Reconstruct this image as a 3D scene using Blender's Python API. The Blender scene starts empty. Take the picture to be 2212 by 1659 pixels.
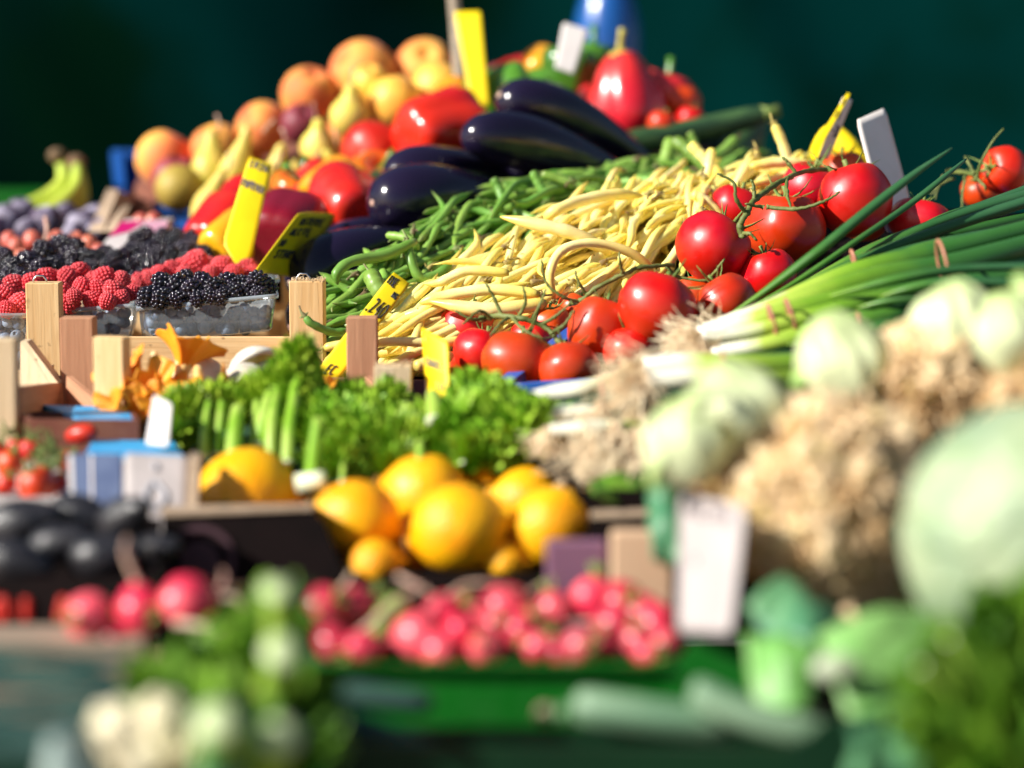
import bpy, math, random
from mathutils import Vector, Matrix, Quaternion, noise
rnd = random.Random(7)
sc = bpy.context.scene
COL = sc.collection
pi = math.pi
# ------------------------------------------------------------ camera frame
K = 36.0/85.0
TH = math.radians(7)
CAM = Vector((0, 0, 1.35))
RT = Vector((1, 0, 0)); UP = Vector((0, math.sin(TH), math.cos(TH))); FW = Vector((0, math.cos(TH), -math.sin(TH)))
def dd(d): return d if d > 1.95 else 1.95-(1.95-d)*.8   # metres from the lens; the front of the stall starts about 1.2 m away
def P(px, py, d):
    d = dd(d)
    return CAM + d*(RT*((px-1106)/2212*K) + UP*((829.5-py)/2212*K) + FW)
def W(n, d): return n/2212*K*dd(d)
def D(x, y, z=0): return (RT*x + UP*y - FW*z).normalized()
def U(a, b): return rnd.uniform(a, b)
# ------------------------------------------------------------ object helpers
def tag(o, label=None, cat=None, group=None, kind=None):
    if label: o['label'] = label
    if cat: o['category'] = cat
    if group: o['group'] = group
    if kind: o['kind'] = kind
    return o
def mesh(name, verts, faces, mat, smooth=True, att=None):
    me = bpy.data.meshes.new(name)
    me.from_pydata([tuple(v) for v in verts], [], faces)
    me.polygons.foreach_set('use_smooth', [smooth]*len(me.polygons))
    if att is not None:
        a = me.attributes.new('tt', 'FLOAT', 'POINT'); a.data.foreach_set('value', att)
    if mat: me.materials.append(mat)
    me.update()
    return me
def obj(name, me, parent=None, loc=None, q=None, s=None):
    o = bpy.data.objects.new(name, me); COL.objects.link(o)
    if parent: o.parent = parent
    if loc is not None: o.location = loc
    if q is not None: o.rotation_mode = 'QUATERNION'; o.rotation_quaternion = q
    if s is not None: o.scale = (s, s, s) if isinstance(s, (int, float)) else s
    return o
def empty(name, label, cat, group=None, loc=(0, 0, 0)):
    o = obj(name, None, None, loc); tag(o, label, cat, group); return o
def qz(axis, roll=0.0):
    q = Vector(axis).to_track_quat('Z', 'Y')
    return q @ Quaternion((0, 0, 1), roll)
class MB:
    def __init__(s): s.v = []; s.f = []; s.a = []
    def add(s, v, f, a=None):
        n = len(s.v); s.v += [Vector(x) for x in v]; s.f += [tuple(i+n for i in q) for q in f]
        s.a += (a if a is not None else [0.0]*len(v)); return s
    def me(s, name, mat, smooth=True, att=False): return mesh(name, s.v, s.f, mat, smooth, s.a if att else None)
    def build(s, name, mat, parent=None, smooth=True, att=False): return obj(name, s.me(name, mat, smooth, att), parent)
    def box(s, c, sx, sy, sz, rz=0.0, bev=0.0, m=None):
        c = Vector(c); b = bev
        R = m if m is not None else Matrix.Rotation(rz, 3, 'Z')
        hx, hy, hz = sx/2, sy/2, sz/2
        if b <= 0:
            v = [(x, y, z) for x in (-hx, hx) for y in (-hy, hy) for z in (-hz, hz)]
            f = [(0, 1, 3, 2), (4, 6, 7, 5), (0, 4, 5, 1), (2, 3, 7, 6), (0, 2, 6, 4), (1, 5, 7, 3)]
            return s.add([c + R @ Vector(p) for p in v], f)
        v = []; idx = {}
        for sxn in (-1, 1):
            for syn in (-1, 1):
                for szn in (-1, 1):
                    for ax in range(3):
                        p = [sxn*(hx-b), syn*(hy-b), szn*(hz-b)]
                        p[ax] = (sxn*hx, syn*hy, szn*hz)[ax]
                        idx[(sxn, syn, szn, ax)] = len(v); v.append(p)
        f = []
        for ax in range(3):
            o1, o2 = [a for a in range(3) if a != ax]
            for sg in (-1, 1):
                q = []
                for a1, a2 in ((-1, -1), (1, -1), (1, 1), (-1, 1)):
                    k = [0, 0, 0]; k[ax] = sg; k[o1] = a1; k[o2] = a2
                    q.append(idx[(k[0], k[1], k[2], ax)])
                if (sg > 0) == (ax == 1): q = q[::-1]
                f.append(tuple(q))
            for a1 in (-1, 1):
                for a2 in (-1, 1):
                    q = []
                    for e, axx in ((-1, o1), (1, o1), (1, o2), (-1, o2)):
                        k = [0, 0, 0]; k[ax] = e; k[o1] = a1; k[o2] = a2
                        q.append(idx[(k[0], k[1], k[2], axx)])
                    f.append(tuple(q))
        for a in (-1, 1):
            for b2 in (-1, 1):
                for c2 in (-1, 1):
                    f.append(tuple(idx[(a, b2, c2, ax)] for ax in range(3)))
        return s.add([c + R @ Vector(p) for p in v], f)
    def tube(s, pts, rad, seg=8, a0=0.0, a1=1.0, flat=1.0, cap=True):
        pts = [Vector(p) for p in pts]; n = len(pts)
        if isinstance(rad, (int, float)): rad = [rad]*n
        T = []
        for i in range(n):
            t = pts[min(i+1, n-1)] - pts[max(i-1, 0)]
            T.append(t.normalized() if t.length > 1e-9 else Vector((0, 0, 1)))
        ref = Vector((0, 0, 1)) if abs(T[0].z) < .9 else Vector((1, 0, 0))
        N = (ref - T[0]*ref.dot(T[0])).normalized()
        v = []; f = []; a = []
        for i in range(n):
            N = (N - T[i]*N.dot(T[i])).normalized(); B = T[i].cross(N)
            for k in range(seg):
                an = 2*pi*k/seg
                v.append(pts[i] + (N*math.cos(an)*flat + B*math.sin(an))*rad[i]); a.append(a0+(a1-a0)*i/(n-1))
        for i in range(n-1):
            for k in range(seg):
                k2 = (k+1) % seg
                f.append((i*seg+k, i*seg+k2, (i+1)*seg+k2, (i+1)*seg+k))
        if cap:
            f.append(tuple(range(seg))[::-1]); f.append(tuple((n-1)*seg+k for k in range(seg)))
        return s.add(v, f, a)
    def ball(s, c, r, seg=10, rings=6, sc3=(1, 1, 1), q=None):
        c = Vector(c); v = []; f = []
        v.append(Vector((0, 0, 1)))
        for i in range(1, rings):
            th = pi*i/rings
            for k in range(seg):
                ph = 2*pi*k/seg
                v.append(Vector((math.sin(th)*math.cos(ph), math.sin(th)*math.sin(ph), math.cos(th))))
        v.append(Vector((0, 0, -1)))
        for k in range(seg): f.append((0, 1+k, 1+(k+1) % seg))
        for i in range(rings-2):
            for k in range(seg):
                a = 1+i*seg+k; b = 1+i*seg+(k+1) % seg
                f.append((a, a+seg, b+seg, b))
        L = len(v)-1; o = 1+(rings-2)*seg
        for k in range(seg): f.append((L, o+(k+1) % seg, o+k))
        out = []
        for p in v:
            p = Vector((p.x*sc3[0]*r, p.y*sc3[1]*r, p.z*sc3[2]*r))
            if q: p = q @ p
            out.append(c+p)
        return s.add(out, f)
def lathe(prof, seg=32, fn=None, bend=None, att=False):
    """prof: list of (r, z); closes at both ends where r==0. fn(phi, t, r)->r ; bend(p)->p"""
    v = []; f = []; a = []; rows = []
    n = len(prof)
    for i, (r, z) in enumerate(prof):
        t = i/(n-1)
        if r <= 1e-6:
            rows.append([len(v)]); v.append(Vector((0, 0, z))); a.append(t)
        else:
            row = []
            for k in range(seg):
                ph = 2*pi*k/seg
                rr = fn(ph, t, r) if fn else r
                row.append(len(v)); v.append(Vector((rr*math.cos(ph), rr*math.sin(ph), z))); a.append(t)
            rows.append(row)
    for i in range(n-1):
        A, B = rows[i], rows[i+1]
        if len(A) == 1 and len(B) == 1: continue
        for k in range(seg):
            k2 = (k+1) % seg
            if len(A) == 1: f.append((A[0], B[k2], B[k]))
            elif len(B) == 1: f.append((B[0], A[k], A[k2]))
            else: f.append((A[k], A[k2], B[k2], B[k]))
    if bend: v = [bend(p) for p in v]
    return v, f, a
def spline(pts, n):
    """Catmull-Rom through (x,y) or vector points"""
    pts = [Vector(p) for p in pts]; out = []
    m = len(pts)-1
    for i in range(n):
        t = i/(n-1)*m; k = min(int(t), m-1); u = t-k
        p0 = pts[max(k-1, 0)]; p1 = pts[k]; p2 = pts[k+1]; p3 = pts[min(k+2, m)]
        out.append(0.5*((2*p1)+(p2-p0)*u+(2*p0-5*p1+4*p2-p3)*u*u+(3*p1-p0-3*p2+p3)*u*u*u))
    return out
def prof(pts, n=24):
    r = spline([(a, b, 0) for a, b in pts], n)
    out = [(max(p.x, 0), p.y) for p in r]
    out[0] = (0, out[0][1]); out[-1] = (0, out[-1][1]); return out
# ------------------------------------------------------------ materials
def lin(h):
    c = [int(h[i:i+2], 16)/255 for i in (0, 2, 4)]
    return tuple(x/12.92 if x <= .04045 else ((x+.055)/1.055)**2.4 for x in c)
MATS = {}
def M(name, c1, c2=None, scale=6.0, rough=.45, bump=0.0, bscale=40.0, sss=0.0, var=0.0, spec=.5, lo=.4, hi=.6,
      coat=0.0, stretch=(1, 1, 1), c3=None, trans=0.0, ramp=None, detail=3.0, sheen=0.0, hue=0.0, croug=.08):
    if name in MATS: return MATS[name]
    m = bpy.data.materials.new(name); m.use_nodes = True; nt = m.node_tree; N = nt.nodes; L = nt.links
    b = N['Principled BSDF']
    b.inputs['Roughness'].default_value = rough
    b.inputs['Specular IOR Level'].default_value = spec
    if coat: b.inputs['Coat Weight'].default_value = coat; b.inputs['Coat Roughness'].default_value = croug
    if sheen: b.inputs['Sheen Weight'].default_value = sheen; b.inputs['Sheen Roughness'].default_value = .4
    if sss:
        b.inputs['Subsurface Weight'].default_value = sss; b.inputs['Subsurface Radius'].default_value = (1, .5, .25)
        b.inputs['Subsurface Scale'].default_value = .006
    if trans: b.inputs['Transmission Weight'].default_value = trans
    tc = N.new('ShaderNodeTexCoord'); mp = N.new('ShaderNodeMapping'); mp.inputs['Scale'].default_value = stretch
    L.new(tc.outputs['Object'], mp.inputs[0])
    oi = N.new('ShaderNodeObjectInfo')
    L.new(oi.outputs['Random'], mp.inputs['Location'])
    out = None
    if ramp:
        at = N.new('ShaderNodeAttribute'); at.attribute_name = 'tt'
        nz = N.new('ShaderNodeTexNoise'); nz.inputs['Scale'].default_value = scale
        L.new(mp.outputs[0], nz.inputs['Vector'])
        ad = N.new('ShaderNodeMath'); ad.operation = 'MULTIPLY_ADD'; ad.inputs[1].default_value = .12
        L.new(nz.outputs['Fac'], ad.inputs[0]); L.new(at.outputs['Fac'], ad.inputs[2])
        sb = N.new('ShaderNodeMath'); sb.operation = 'SUBTRACT'; sb.inputs[1].default_value = .06
        L.new(ad.outputs[0], sb.inputs[0])
        cr = N.new('ShaderNodeValToRGB'); e = cr.color_ramp.elements
        e[0].position = ramp[0][0]; e[0].color = (*ramp[0][1], 1)
        e[1].position = ramp[-1][0]; e[1].color = (*ramp[-1][1], 1)
        for p, c in ramp[1:-1]:
            x = e.new(p); x.color = (*c, 1)
        L.new(sb.outputs[0], cr.inputs[0]); out = cr.outputs[0]
    elif c2:
        nz = N.new('ShaderNodeTexNoise'); nz.inputs['Scale'].default_value = scale; nz.inputs['Detail'].default_value = detail
        L.new(mp.outputs[0], nz.inputs['Vector'])
        mr = N.new('ShaderNodeMapRange'); mr.inputs[1].default_value = lo; mr.inputs[2].default_value = hi
        mr.interpolation_type = 'SMOOTHSTEP'
        L.new(nz.outputs['Fac'], mr.inputs[0])
        mx = N.new('ShaderNodeMix'); mx.data_type = 'RGBA'; mx.inputs[6].default_value = (*c1, 1); mx.inputs[7].default_value = (*c2, 1)
        L.new(mr.outputs[0], mx.inputs[0]); out = mx.outputs[2]
        if c3:
            n2 = N.new('ShaderNodeTexNoise'); n2.inputs['Scale'].default_value = scale*3.3; n2.inputs['Detail'].default_value = 4
            L.new(mp.outputs[0], n2.inputs['Vector'])
            m2 = N.new('ShaderNodeMapRange'); m2.inputs[1].default_value = .52; m2.inputs[2].default_value = .68
            L.new(n2.outputs['Fac'], m2.inputs[0])
            mx2 = N.new('ShaderNodeMix'); mx2.data_type = 'RGBA'; mx2.inputs[7].default_value = (*c3, 1)
            L.new(out, mx2.inputs[6]); L.new(m2.outputs[0], mx2.inputs[0]); out = mx2.outputs[2]
    if out is None:
        rg = N.new('ShaderNodeRGB'); rg.outputs[0].default_value = (*c1, 1); out = rg.outputs[0]
    if var or hue:
        hs = N.new('ShaderNodeHueSaturation')
        mr = N.new('ShaderNodeMapRange'); mr.inputs[3].default_value = 1-var; mr.inputs[4].default_value = 1+var
        L.new(oi.outputs['Random'], mr.inputs[0]); L.new(mr.outputs[0], hs.inputs['Value'])
        ml = N.new('ShaderNodeMath'); ml.operation = 'MULTIPLY'; ml.inputs[1].default_value = 7.31
        fr = N.new('ShaderNodeMath'); fr.operation = 'FRACT'; L.new(oi.outputs['Random'], ml.inputs[0]); L.new(ml.outputs[0], fr.inputs[0])
        m3 = N.new('ShaderNodeMapRange'); m3.inputs[3].default_value = .5-hue; m3.inputs[4].default_value = .5+hue
        L.new(fr.outputs[0], m3.inputs[0]); L.new(m3.outputs[0], hs.inputs['Hue'])
        L.new(out, hs.inputs['Color']); out = hs.outputs[0]
    L.new(out, b.inputs['Base Color'])
    if rough < .46:
        nr = N.new('ShaderNodeTexNoise'); nr.inputs['Scale'].default_value = 55; nr.inputs['Detail'].default_value = 5
        L.new(mp.outputs[0], nr.inputs['Vector'])
        rr_ = N.new('ShaderNodeMapRange'); rr_.inputs[1].default_value = .35; rr_.inputs[2].default_value = .75; rr_.inputs[3].default_value = rough*.85; rr_.inputs[4].default_value = min(1, rough*1.7)
        L.new(nr.outputs['Fac'], rr_.inputs[0]); L.new(rr_.outputs[0], b.inputs['Roughness'])
    if bump:
        nb = N.new('ShaderNodeTexNoise'); nb.inputs['Scale'].default_value = bscale; nb.inputs['Detail'].default_value = 4
        L.new(mp.outputs[0], nb.inputs['Vector'])
        bp = N.new('ShaderNodeBump'); bp.inputs['Strength'].default_value = bump; bp.inputs['Distance'].default_value = .002
        L.new(nb.outputs['Fac'], bp.inputs['Height']); L.new(bp.outputs[0], b.inputs['Normal'])
    MATS[name] = m; return m
m_tomato = M('tomato_skin', (1, 1, 1), ramp=[(0, (.46, .085, .010)), (.14, (.64, .055, .003)), (.45, (.64, .026, .002)), (1, (.70, .075, .004))], scale=40, rough=.33, sss=.04, spec=.7, var=.14, hue=.012, bump=.06, bscale=25)
m_tomato_dk = M('tomato_skin_dark', (.50, .014, .008), (.60, .03, .008), scale=9, rough=.34, var=.1)
m_calyx = M('calyx_green', (.12, .20, .035), (.20, .26, .06), scale=60, rough=.6, bump=.3, bscale=300, var=.15)
m_vine = M('tomato_vine', (.10, .13, .022), (.17, .20, .05), scale=50, rough=.6, bump=.4, bscale=250)
m_peach = M('peach_skin', (.88, .42, .07), (.74, .15, .045), scale=13, lo=.35, hi=.65, rough=.7, sheen=.12, var=.06, detail=5, bump=.1, bscale=200)
m_peachy = M('peach_skin_yellow', (.92, .60, .08), (.86, .38, .05), scale=12, lo=.4, hi=.7, rough=.5, sheen=.1, var=.05)
m_plumred = M('nectarine_skin', (.22, .03, .05), (.35, .06, .06), scale=14, rough=.45, var=.1)
m_plum = M('plum_skin', (.06, .035, .075), (.30, .27, .36), scale=22, lo=.4, hi=.62, rough=.6, var=.15)
m_pear = M('pear_skin', (.80, .60, .12), (.66, .56, .08), scale=24, rough=.45, var=.12, c3=(.62, .42, .12), bump=.1, bscale=150)
m_peard = M('pear_skin_dull', (.40, .29, .045), (.34, .22, .04), scale=20, rough=.6)
m_pepr = M('red_pepper_skin', (.58, .010, .010), (.70, .024, .008), scale=12, rough=.25, coat=.5, croug=.16, var=.08, bump=.05, bscale=20)
m_pepy = M('yellow_pepper_skin', (.85, .42, .01), (.80, .30, .01), scale=14, rough=.25, coat=.5, croug=.16)
m_pepg = M('green_pepper_skin', (.035, .15, .010), (.08, .24, .02), scale=16, rough=.25, coat=.6, croug=.16, var=.15)
m_cuc = M('cucumber_skin', (.018, .055, .016), (.035, .085, .028), scale=40, rough=.35, bump=.15, bscale=120, var=.12)
m_zuc = M('zucchini_skin', (.020, .055, .022), (.05, .11, .035), scale=70, rough=.35, stretch=(1, 1, .25), bump=.1)
m_zucl = M('pale_zucchini_skin', (.12, .23, .13), (.20, .31, .19), scale=50, rough=.5, stretch=(1, 1, .3))
m_egg = M('eggplant_skin', (.008, .006, .020), (.013, .008, .028), scale=8, rough=.16, coat=.25, spec=.45, croug=.1)
m_eggcal = M('eggplant_calyx', (.08, .12, .05), (.10, .06, .05), scale=30, rough=.6)
m_gb = M('green_bean_skin', (1, 1, 1), ramp=[(0, (.26, .34, .10)), (.08, (.16, .32, .04)), (.5, (.21, .38, .07)), (.88, (.13, .30, .035)), (1, (.16, .20, .05))], scale=35, rough=.38, var=.2, hue=.015, bump=.15, bscale=90, sss=.1, stretch=(1, 1, .5))
m_gbt = M('green_bean_tip', (.20, .26, .08), (.14, .09, .04), scale=90, rough=.7)
m_yb = M('wax_bean_skin', (1, 1, 1), ramp=[(0, (.50, .42, .10)), (.06, (.90, .73, .14)), (.5, (.97, .83, .36)), (.86, (.94, .76, .16)), (1, (.66, .54, .10))], scale=30, rough=.35, var=.08, hue=.012, bump=.15, bscale=80, sss=.2, stretch=(1, 1, .4), c3=(.82, .66, .07))
m_ybt = M('wax_bean_stalk', (.20, .13, .045), (.45, .36, .10), scale=120, rough=.8)
m_blk = M('blackberry_skin', (.012, .010, .018), (.020, .012, .026), scale=60, rough=.16, coat=.4, var=.3)
m_rasp = M('raspberry_skin', (.62, .028, .045), (.70, .055, .07), scale=60, rough=.35, sss=.25, var=.12, sheen=.3)
m_blue = M('blueberry_skin', (.09, .12, .19), (.24, .29, .38), scale=70, rough=.45, var=.25)
m_grape = M('red_grape_skin', (.55, .12, .09), (.62, .20, .12), scale=30, rough=.3, sss=.3, var=.15)
m_lemon = M('lemon_skin', (.94, .36, .001), (.97, .47, .002), scale=22, rough=.36, bump=.6, bscale=260, var=.05)
m_radish = M('radish_skin', (.60, .020, .060), (.74, .09, .12), scale=25, rough=.34, var=.25, coat=.3, croug=.2)
m_root = M('radish_root', (.62, .45, .33), (.52, .28, .22), scale=80, rough=.6)
m_rootg = M('radish_leaf_stub', (.22, .32, .06), None, rough=.6)
m_avo = M('avocado_skin', (.010, .010, .014), (.028, .026, .030), scale=60, rough=.3, bump=.4, bscale=250, coat=.15)
m_onion = M('spring_onion', (1, 1, 1), rough=.32, scale=40, var=.06, bump=.05,
            ramp=[(0, (.82, .80, .70)), (.13, (.80, .80, .60)), (.22, (.40, .52, .07)), (.40, (.17, .34, .02)), (.62, (.035, .14, .022)), (1, (.028, .10, .034))])
m_leafg = M('onion_leaf', (1, 1, 1), rough=.36, scale=60, bump=.05,
            ramp=[(0, (.26, .42, .05)), (.2, (.07, .20, .02)), (.5, (.028, .11, .028)), (1, (.032, .11, .048))])
m_hair = M('onion_root', (.82, .61, .38), (.90, .76, .52), scale=60, rough=.8, var=.1)
m_band = M('rubber_band', (.50, .20, .12), None, rough=.5)
m_cel = M('celeriac_skin', (.50, .32, .14), (.78, .59, .36), scale=28, rough=.85, bump=.9, bscale=90, c3=(.40, .30, .07), lo=.32, hi=.58)
m_celshade = M('celeriac_shaded_underside', (.20, .22, .02), (.36, .28, .08), scale=18, rough=.8, bump=.6, bscale=60)  # shade under the largest celery root, put into a dark olive colour
m_celh = M('celeriac_rootlet', (.76, .57, .34), (.62, .40, .19), scale=40, rough=.85)
m_celst = M('celeriac_stalk', (1, 1, 1), rough=.4, scale=40, bump=.2, bscale=80,
            ramp=[(0, (.70, .74, .46)), (.45, (.66, .72, .42)), (.8, (.42, .56, .18)), (1, (.16, .32, .05))])
m_cab = M('cabbage_leaf', (.25, .34, .21), (.37, .44, .27), scale=22, rough=.6, bump=.5, bscale=45, c3=(.22, .33, .15), detail=6)
m_looseleaf = M('loose_leaf', (.05, .19, .09), (.11, .28, .12), scale=22, rough=.5, bump=.4, bscale=60)
m_lightleaf = M('light_loose_leaf', (.13, .34, .07), (.21, .42, .12), scale=18, rough=.5, bump=.3, bscale=60)
m_pars = M('parsley_leaf', (.18, .38, .014), (.38, .56, .04), scale=45, rough=.5, var=.1, hue=.01)
m_parsd = M('dark_leaf', (.06, .17, .008), (.15, .30, .02), scale=35, rough=.45)
m_stalk = M('celery_stalk', (.20, .40, .02), (.34, .50, .07), scale=40, rough=.4, stretch=(1, 1, .2))
m_stalkw = M('celery_stalk_cut', (.70, .74, .52), None, rough=.6)
m_caul = M('cauliflower_curd', (.80, .72, .52), (.72, .66, .42), scale=30, rough=.8, bump=.6, bscale=120)
m_caull = M('cauliflower_leaf', (.06, .18, .06), (.13, .29, .08), scale=20, rough=.5, bump=.3)
m_leek = M('leek_leaf', (.012, .045, .036), (.032, .085, .066), scale=12, rough=.45, stretch=(1, 1, .2))
m_chan = M('chanterelle', (.84, .27, .006), (.90, .36, .015), scale=30, rough=.55, bump=.3, bscale=90, var=.1, sss=.15)
m_chst = M('chanterelle_stem', (.85, .50, .14), (.80, .58, .30), scale=30, rough=.6)
m_porc = M('pale_mushroom_cap', (.78, .74, .66), (.62, .55, .42), scale=25, rough=.5, bump=.1)
m_pory = M('mushroom_pores', (.55, .42, .07), (.66, .55, .18), scale=60, rough=.8, bump=.5, bscale=300)
m_banana = M('banana_skin', (1, 1, 1), rough=.45, scale=20, ramp=[(0, (.55, .60, .06)), (.75, (.50, .62, .07)), (.9, (.30, .42, .05)), (1, (.16, .09, .05))])
def woodmat(name, a, b, var=.06):
    if name in MATS: return MATS[name]
    m = bpy.data.materials.new(name); m.use_nodes = True; nt = m.node_tree; N = nt.nodes; L = nt.links
    bs = N['Principled BSDF']; bs.inputs['Roughness'].default_value = .75; bs.inputs['Specular IOR Level'].default_value = .3
    tc = N.new('ShaderNodeTexCoord'); mp = N.new('ShaderNodeMapping'); mp.inputs['Scale'].default_value = (1, 1, .06)
    at = N.new('ShaderNodeAttribute'); at.attribute_name = 'grain'
    L.new(at.outputs['Vector'], mp.inputs[0])
    nz = N.new('ShaderNodeTexNoise'); nz.inputs['Scale'].default_value = 260; nz.inputs['Detail'].default_value = 5; nz.inputs['Distortion'].default_value = .6
    L.new(mp.outputs[0], nz.inputs['Vector'])
    nz2 = N.new('ShaderNodeTexNoise'); nz2.inputs['Scale'].default_value = 45; nz2.inputs['Detail'].default_value = 3
    L.new(mp.outputs[0], nz2.inputs['Vector'])
    ad = N.new('ShaderNodeMath'); ad.operation = 'ADD'; L.new(nz.outputs['Fac'], ad.inputs[0]); L.new(nz2.outputs['Fac'], ad.inputs[1])
    mr = N.new('ShaderNodeMapRange'); mr.inputs[1].default_value = .75; mr.inputs[2].default_value = 1.25; L.new(ad.outputs[0], mr.inputs[0])
    mx = N.new('ShaderNodeMix'); mx.data_type = 'RGBA'; mx.inputs[6].default_value = (*a, 1); mx.inputs[7].default_value = (*b, 1); L.new(mr.outputs[0], mx.inputs[0])
    n3 = N.new('ShaderNodeTexNoise'); n3.inputs['Scale'].default_value = 90; n3.inputs['Detail'].default_value = 6
    L.new(at.outputs['Vector'], n3.inputs['Vector'])
    m3 = N.new('ShaderNodeMapRange'); m3.inputs[1].default_value = .66; m3.inputs[2].default_value = .74; m3.inputs[4].default_value = .6; L.new(n3.outputs['Fac'], m3.inputs[0])
    mx2 = N.new('ShaderNodeMix'); mx2.data_type = 'RGBA'; mx2.inputs[7].default_value = (a[0]*.35, a[1]*.3, a[2]*.28, 1)
    L.new(mx.outputs[2], mx2.inputs[6]); L.new(m3.outputs[0], mx2.inputs[0])
    L.new(mx2.outputs[2], bs.inputs['Base Color'])
    bp = N.new('ShaderNodeBump'); bp.inputs['Strength'].default_value = .5; bp.inputs['Distance'].default_value = .0008
    L.new(ad.outputs[0], bp.inputs['Height']); L.new(bp.outputs[0], bs.inputs['Normal'])
    MATS[name] = m; return m
m_wood = woodmat('poplar_wood', (.64, .39, .17), (.80, .56, .29))
m_woodr = woodmat('reddish_wood', (.42, .20, .11), (.54, .28, .16))
m_woodp = woodmat('pale_wood', (.62, .46, .28), (.74, .58, .38))
m_steel = M('staple_steel', (.7, .7, .7), None, rough=.25); MATS['staple_steel'].node_tree.nodes['Principled BSDF'].inputs['Metallic'].default_value = 1
def paperm(name, c, c2=None, rough=.6, **k): return M(name, c, c2, rough=rough, scale=k.pop('scale', 30), bump=k.pop('bump', .05), bscale=200, **k)
m_yel = paperm('yellow_card', (.90, .66, .002), (.92, .70, .004), rough=.5)
m_grey = paperm('grey_card', (.86, .78, .72), (.90, .82, .77))
m_white = paperm('white_card', (.66, .61, .59), (.70, .65, .63))
m_card = paperm('off_white_card', (.40, .355, .345), (.44, .39, .38))
m_ink = M('marker_ink', (.02, .02, .03), None, rough=.5)
m_fade = M('faded_ink', (.20, .16, .17), None, rough=.6)
m_blueplastic = M('blue_plastic', (.015, .10, .42), (.02, .12, .46), rough=.35)
m_dkblue = M('dark_blue_plastic', (.010, .02, .16), None, rough=.3)
m_greenp = M('green_plastic', (.003, .11, .007), (.004, .13, .009), rough=.45, spec=.25, bump=.05, bscale=80)
m_greend = M('dark_green_plastic', (.002, .022, .008), (.003, .028, .010), rough=.5, spec=.2)
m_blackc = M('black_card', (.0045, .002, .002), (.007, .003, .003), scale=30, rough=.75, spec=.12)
m_kraft = M('kraft_card', (.42, .30, .20), (.48, .35, .24), scale=80, rough=.8, bump=.2, bscale=200)
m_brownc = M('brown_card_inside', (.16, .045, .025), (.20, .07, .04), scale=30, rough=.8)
m_bluec = M('sky_blue_card', (.03, .36, .74), (.05, .42, .80), scale=20, rough=.5)
m_bluegrey = M('blue_grey_card', (.05, .08, .19), (.10, .14, .26), scale=20, rough=.6)
m_plumc = M('plum_print', (.10, .035, .05), None, rough=.6)
m_mauve = M('mauve_card', (.16, .07, .12), (.20, .09, .15), rough=.6)
m_tan = M('tan_board', (.58, .38, .24), (.64, .44, .28), rough=.7)
m_redp = M('red_print', (.55, .02, .01), None, rough=.5)
m_mag = M('magenta_print', (.60, .01, .16), None, rough=.4)
m_pinkc = M('pink_print', (.62, .28, .42), (.70, .40, .50), rough=.5)
m_board = woodmat('stall_board', (.20, .13, .08), (.28, .19, .12))
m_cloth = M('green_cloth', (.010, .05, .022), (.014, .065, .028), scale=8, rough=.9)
m_pave = M('paving', (.22, .20, .18), (.30, .28, .25), scale=3, rough=.9, bump=.4, bscale=30, detail=8)
# tarp
m_tarp = M('teal_tarpaulin', (.0006, .025, .0235), (.0006, .0062, .0040), scale=.5, rough=.9, spec=0, detail=2, lo=.40, hi=.60, c3=(.0008, .011, .005), bump=.1, bscale=6)
# clear plastic
def clearmat(name, col=(.93, .97, .99), mixv=.24, rough=.12):
    m = bpy.data.materials.new(name); m.use_nodes = True; nt = m.node_tree; N = nt.nodes; L = nt.links
    for n in list(N): N.remove(n)
    o = N.new('ShaderNodeOutputMaterial'); t = N.new('ShaderNodeBsdfTransparent'); t.inputs[0].default_value = (*col, 1)
    g = N.new('ShaderNodeBsdfGlossy'); g.inputs['Roughness'].default_value = rough
    d = N.new('ShaderNodeBsdfDiffuse'); d.inputs[0].default_value = (.75, .85, .92, 1)
    fr = N.new('ShaderNodeLayerWeight'); fr.inputs[0].default_value = .35
    a = N.new('ShaderNodeMixShader'); a.inputs[0].default_value = mixv*.5; L.new(t.outputs[0], a.inputs[1]); L.new(d.outputs[0], a.inputs[2])
    mr = N.new('ShaderNodeMapRange'); mr.inputs[3].default_value = .04; mr.inputs[4].default_value = .5; L.new(fr.outputs['Fresnel'], mr.inputs[0])
    b = N.new('ShaderNodeMixShader'); L.new(mr.outputs[0], b.inputs[0]); L.new(a.outputs[0], b.inputs[1]); L.new(g.outputs[0], b.inputs[2])
    L.new(b.outputs[0], o.inputs[0]); return m
m_clear = clearmat('clear_punnet')
m_clearrim = clearmat('clear_punnet_rim', (.75, .85, .9), .6, .08)

def grain(me):
    """per-plank grain coordinates: long axis of the box -> z"""
    import itertools
    xs = [v.co for v in me.vertices]
    mn = [min(c[i] for c in xs) for i in range(3)]; mx = [max(c[i] for c in xs) for i in range(3)]
    ext = [mx[i]-mn[i] for i in range(3)]; la = ext.index(max(ext)); o = [i for i in range(3) if i != la]
    off = U(0, 5)
    a = me.attributes.new('grain', 'FLOAT_VECTOR', 'POINT'); dat = []
    for c in xs: dat += [c[o[0]]+off, c[o[1]]+off*.7, c[la]+off]
    a.data.foreach_set('vector', dat); return me
def plank(name, mat, c, sx, sy, sz, rz=0, parent=None, bev=.0008, m=None):
    b = MB(); b.box((0, 0, 0), sx, sy, sz, 0, bev)
    me = b.me(name, mat, False); grain(me)
    o = obj(name, me, parent, c)
    if m is not None: o.rotation_mode = 'QUATERNION'; o.rotation_quaternion = m.to_quaternion()
    else: o.rotation_euler = (0, 0, rz)
    return o
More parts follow.
